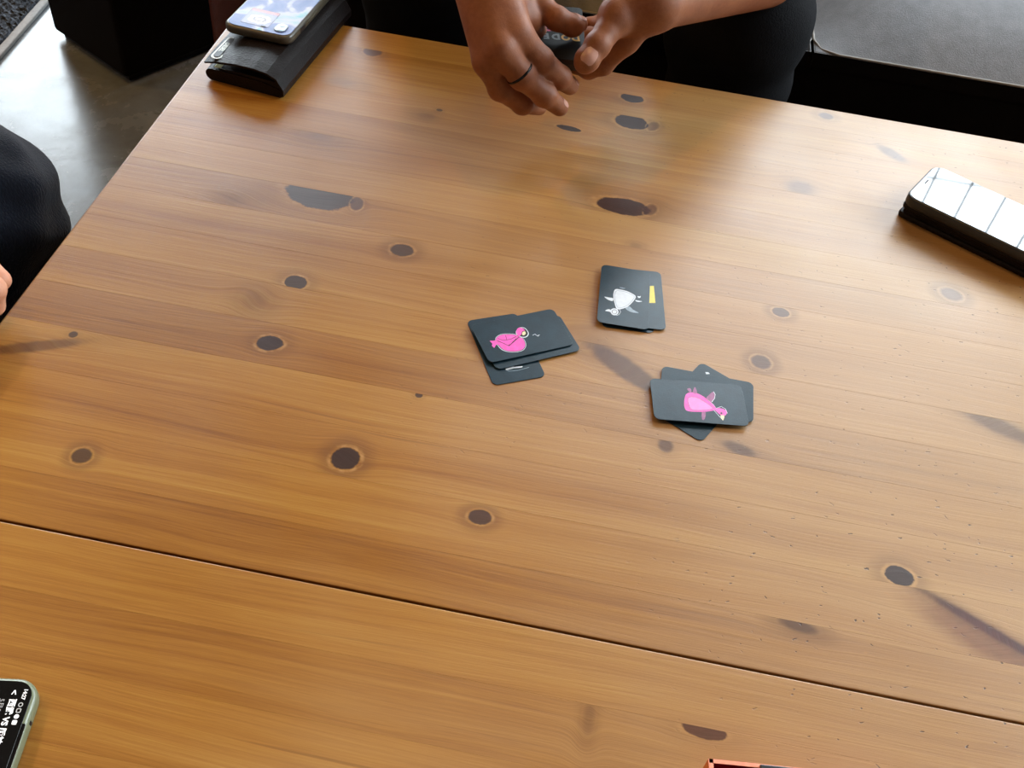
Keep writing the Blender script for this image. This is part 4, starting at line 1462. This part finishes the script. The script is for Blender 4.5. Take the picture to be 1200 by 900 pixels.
for q, (dy, dz) in enumerate(((.030, .004), (.010, .007), (-.011, .005), (-.031, 0))):
    kn = H2 + np.array([-.012, dy - .006, dz]); palmG.append((wrB + np.array([0, dy * .45, 0]), kn, .019, .012))
    tips.append(([kn, kn + [.030, .004, -.004], kn + [.043, .006, -.022], kn + [.040, .006, -.040 + .002 * q]], [.0122, .0105, .0094, .0080]))
tips.append(([wrB + [.02, .02, -.004], H2 + [-.02, .050, -.012], H2 + [.008, .055, -.022], H2 + [.024, .050, -.028]], [.015, .0125, .011, .0085]))
shift = np.array(U(-27, 352, .50)[:]) - (H2 + np.array([.042, 0, 0]))
palmG = [(a + (shift if i else 0 * shift), b + shift, c, d) for i, (a, b, c, d) in enumerate(palmG)]
tips = [([p + shift for p in ps], r) for ps, r in tips]
fG, loG, hiG = hand_fn(palmG, tips)
hdG, lg_, hg_, atG = head_fn(headG, (1, 0, 0))
pr = [surface_net(fG, loG, hiG, .002), surface_net(hdG, lg_, hg_, .004)]
palmH = [(elbA, wrA, .042, .026)]
tipH = []
for q, dy in enumerate((-.030, -.010, .011, .031)):
    kn = wrA + np.array([.075, dy, -.012]); palmH.append((wrA + np.array([0, dy * .45, 0]), kn, .019, .012))
    tipH.append(([kn, kn + [.030, .0, -.016], kn + [.042, .0, -.036], kn + [.040, 0, -.052]], [.0122, .0105, .0094, .0080]))
tipH.append(([wrA + [.015, -.02, 0], wrA + [.045, -.05, -.006], wrA + [.07, -.055, -.014], wrA + [.088, -.05, -.02]], [.015, .0125, .011, .0085]))
fH, loH, hiH = hand_fn(palmH, tipH)
pr += [surface_net(fH, loH, hiH, .0025), surface_net(cg, lo_, hi_, .012)]
pp(link_mesh('body', net_mesh('body', pr, 2), M_skin2), personG)
trG = []
for h_, k_, a_ in zip([hipG + [.05, .1, 0], hipG + [.05, -.1, 0]], [kneeA, kneeB], anG):
    trG.append(([hipG, h_, k_, a_], [.14, .105, .082, .066]))


def jw(P):
    """folds radiating from the bent knee"""
    r = P - kneeA.astype(np.float32)
    q = P - (kneeA + [.055, .030, .075]).astype(np.float32)
    d_ = np.sqrt((q * q).sum(-1))
    return .0040 * np.sin(d_ * 95 + 2.2 * np.sin(P[..., 1] * 17 + P[..., 2] * 9)) * np.exp(-((d_ - .12) / .11) ** 2) + .0022 * np.sin(P @ np.array([31, 74, -58], np.float32))


tg_, lo_, hi_ = chains_fn(trG, .03, jw)
pp(link_mesh('jeans', net_mesh('jeans', [surface_net(tg_, lo_, hi_, .005)], 1), M_jeans), personG)
sg = [([hipG + [0, 0, -.02], (hipG + chestG) / 2, chestG, (chestG + neckG) / 2], [.155, .145, .15, .085])]
for s_, e_ in zip(shG, (elbA, elbB)):
    sg.append(([chestG, s_, e_ * .9 + s_ * .1], [.12, .072, .058]))
sf, lo_, hi_ = chains_fn(sg, .04, wrinkle(38, .006, 13))
M_grey_shirt = mat('grey_cloth', (.06, .065, .07, 1), .85, noise=.2, nscale=40, bump=.4, bscale=500)
pp(link_mesh('shirt', net_mesh('shirt', [surface_net(sf, lo_, hi_, .010)], 2), M_grey_shirt), personG)
face_parts(atG, personG)
hf, lo_, hi_ = chains_fn([([headG + [-.045, 0, .0], headG + [-.035, 0, .05], headG + [.0, 0, .072]], [.070, .082, .076])], .02, wrinkle(60, .004, 17))
pp(link_mesh('hair', net_mesh('hair', [surface_net(hf, lo_, hi_, .008)], 1), M_hair), personG)
for a_ in anG:
    bm = tube_bm([a_ + [-.05, 0, -.035], a_ + [.03, 0, -.04], a_ + [.13, 0, -.048], a_ + [.17, 0, -.05]], [.030, .034, .028, .018], 12)
    pp(from_bm('shoe', bm, M_blackcloth, None, True), personG)
q__ = U(238, 46, .16); print('CHAIR', q__, U(265, 0, .3), U(432, 0, .3)); print('KNEE', kneeA, 'hand', handC)

# ------------------------------------------------------------------ seating and floor things
M_sofatop = mat('grey_sofa_fabric', lin(126, 128, 132), .9, noise=.12, nscale=60, bump=.35, bscale=700, sheen=.1)
M_sofadark = mat('dark_sofa_base', (.0045, .0026, .002, 1), .85, spec=.12, noise=.2, nscale=40, bump=.2, bscale=400)
M_piping = mat('pale_piping', lin(150, 146, 140), .7, noise=.1, nscale=100)
SY = U(1040, 76, .42).y
sx0, sx1 = U(953, 45, .42).x, 1.75
sofa = empty('sofa', (.3, SY + .45, 0), 'long sofa with grey seat cushions and a near black front behind the table', 'sofa')


def sp(o):
    o.parent = sofa; o.matrix_parent_inverse = Matrix.Translation(-sofa.location)
    return o


SX0 = -.37
sp(from_bm('base', box_bm(SX0, sx1 + .02, SY + .012, SY + .9, .06, .40, .01), M_sofadark))
for fx in (SX0 + .05, sx1 - .08):
    for fy in (SY + .06, SY + .82):
        sp(from_bm('leg', box_bm(fx, fx + .05, fy, fy + .05, 0, .06), M_sofadark))


def cushion(x0, x1, y0, y1, z0_, z1_):
    bm = bmesh.new()
    nx, ny = 26, 22
    g = []
    for i in range(nx + 1):
        row = []
        for j in range(ny + 1):
            u = i / nx; v = j / ny
            ex = min(u, 1 - u) * (x1 - x0); ey = min(v, 1 - v) * (y1 - y0)
            e = min(ex, .14) / .14; f_ = min(ey, .16) / .16
            h_ = (1 - (1 - e) ** 2.4) * (1 - (1 - f_) ** 2.4)
            row.append(bm.verts.new((x0 + u * (x1 - x0), y0 + v * (y1 - y0), z0_ + (z1_ - z0_) * (.0 + 1.0 * h_))))
        g.append(row)
    for i in range(nx):
        for j in range(ny):
            bm.faces.new((g[i][j], g[i + 1][j], g[i + 1][j + 1], g[i][j + 1]))
    return bm


for (a_, b_) in ((SX0, sx0 - .004), (sx0, sx0 + .74), (sx0 + .744, sx1)):
    ob = sp(from_bm('seat_cushion', cushion(a_, b_, SY, SY + .70, .420, .475), M_sofatop, None, True))
    cb_ = from_bm('cushion_side', box_bm(a_ + .001, b_ - .001, SY + .001, SY + .62, .400, .4205), M_sofadark, None)
    sp(cb_)
    rpt = [(a_ + .03, SY), (a_ + .008, SY + .008), (a_, SY + .03), (a_, SY + .60)]
    rp2 = [(b_ - .03, SY), (b_ - .008, SY + .008), (b_, SY + .03), (b_, SY + .60)]
    path = [(x, y, .4215) for x, y in rpt[::-1] + rp2]
    sp(from_bm('piping_and_highlight', tube_bm(path, .0016, 6), M_piping, None, True))
sp(from_bm('backrest', box_bm(SX0, sx1 + .02, SY + .70, SY + .92, .40, .84, .05, 4), M_sofatop))

# dark block seat at the far left
C0 = U(150, 100, 0); A0 = U(65, 42, 0)
dA = (A0 - C0).normalized(); dB = Vector((-dA.y, dA.x, 0))
if dB.y < 0:
    dB = -dB
pa = math.atan2(dB.y, dB.x)
LA = (A0 - C0).length
arm = empty('block_stool', (C0.x, C0.y, 0), 'near black upholstered block seat standing on the concrete beside the rug', 'stool', None, (0, 0, pa))
from_bm('body', box_bm(0, .30, 0.0, LA, .012, .46, .008, 3), M_sofadark, arm)
from_bm('top_pad', box_bm(-.004, .304, -.004, LA + .004, .455, .50, .014, 4), M_sofadark, arm)
from_bm('plinth', box_bm(.012, .288, .012, LA - .012, 0, .012), M_blackplastic, arm)

# reddish brown leather stool behind the table corner
M_redleather = mat('oxblood_leather', lin(84, 34, 20), .42, noise=.25, nscale=30, bump=.25, bscale=300)
q_ = U(238, 46, .16)
ch = empty('leather_stool', (q_.x + .13, q_.y + .19, 0), 'reddish brown leather stool just behind the far left table corner', 'stool')
from_bm('seat_body', slab_bm(.26, .38, .05, .07, .38, .02, 6), M_redleather, ch, smooth=True)
from_bm('piping_and_highlight', tube_bm([(-.128, -.188 + .055, z_) for z_ in (.08, .13, .2, .27, .33)], [.003, .0045, .005, .0045, .003], 8), mat('tan_edge_highlight', lin(110, 78, 62), .5, noise=.1), ch, smooth=True)  # highlight on the stool's left edge, modelled as a pale tan strip
from_bm('seat_cushion', slab_bm(.25, .37, .05, .375, .43, .02, 6), M_redleather, ch, smooth=True)
for fx in (-.11, .07):
    for fy in (-.16, .12):
        from_bm('leg', box_bm(fx, fx + .04, fy, fy + .04, 0, .075), M_blackplastic, ch)

# rug at the far left with a pale binding
e0, e1_ = U(0, 72, 0), U(57, 6, 0)
rd = (e1_ - e0).normalized(); rn = Vector((-rd.y, rd.x, 0))
if rn.x > 0:
    rn = -rn
rugm, tr_, br_ = new_mat('speckled_rug_pile')
co = tr_.n('ShaderNodeTexCoord').outputs['Object']
tr_.link(tr_.ramp(tr_.noise(co, 150, 3, .7), [(.38, (.006, .008, .013, 1)), (.55, (.028, .035, .05, 1)), (.70, (.12, .14, .17, 1))]), br_.inputs['Base Color'])
br_.inputs['Roughness'].default_value = .95
rug = empty('rug', (e0.x, e0.y, 0), 'dark speckled rug with a pale binding lying on the concrete at far left', 'rug', None, (0, 0, math.atan2(rd.y, rd.x)))
RLn = 1.5
# local x along the edge, local +y into the rug
sy_ = 1 if (Matrix.Rotation(math.atan2(rd.y, rd.x), 3, 'Z') @ Vector((0, 1, 0))).dot(rn) > 0 else -1
rs = np.random.RandomState(4)
bm = bmesh.new()
nx, ny = 260, 130
px_ = np.linspace(-.5, .8, nx); py_ = np.linspace(.012, .62, ny)
hh = .009 + .006 * rs.rand(nx, ny)
g = [[bm.verts.new((px_[i] + rs.uniform(-.002, .002), sy_ * py_[j], hh[i, j] if 0 < i < nx - 1 and 0 < j < ny - 1 else .002)) for j in range(ny)] for i in range(nx)]
for i in range(nx - 1):
    for j in range(ny - 1):
        f4 = (g[i][j], g[i + 1][j], g[i + 1][j + 1], g[i][j + 1])
        bm.faces.new(f4 if sy_ > 0 else f4[::-1])
from_bm('pile', bm, rugm, rug, kind='stuff')
b0, b1 = sorted((0, sy_ * .016))
from_bm('binding', box_bm(-.5, .8, b0, b1, .0003, .0085, .002), mat('rug_binding', lin(150, 148, 146), .7, noise=.15, nscale=200), rug)

# stool that carries the person at the left
ls = empty('low_stool', (hipG[0] - .02, hipG[1], 0), 'low dark stool under the person in jeans at the left side', 'stool')
from_bm('seat', slab_bm(.38, .40, .05, .280, .325, .015, 6), M_sofadark, ls, smooth=True)
for fx in (-.15, .11):
    for fy in (-.16, .12):
        from_bm('leg', box_bm(fx, fx + .04, fy, fy + .04, 0, .281), M_sofadark, ls)
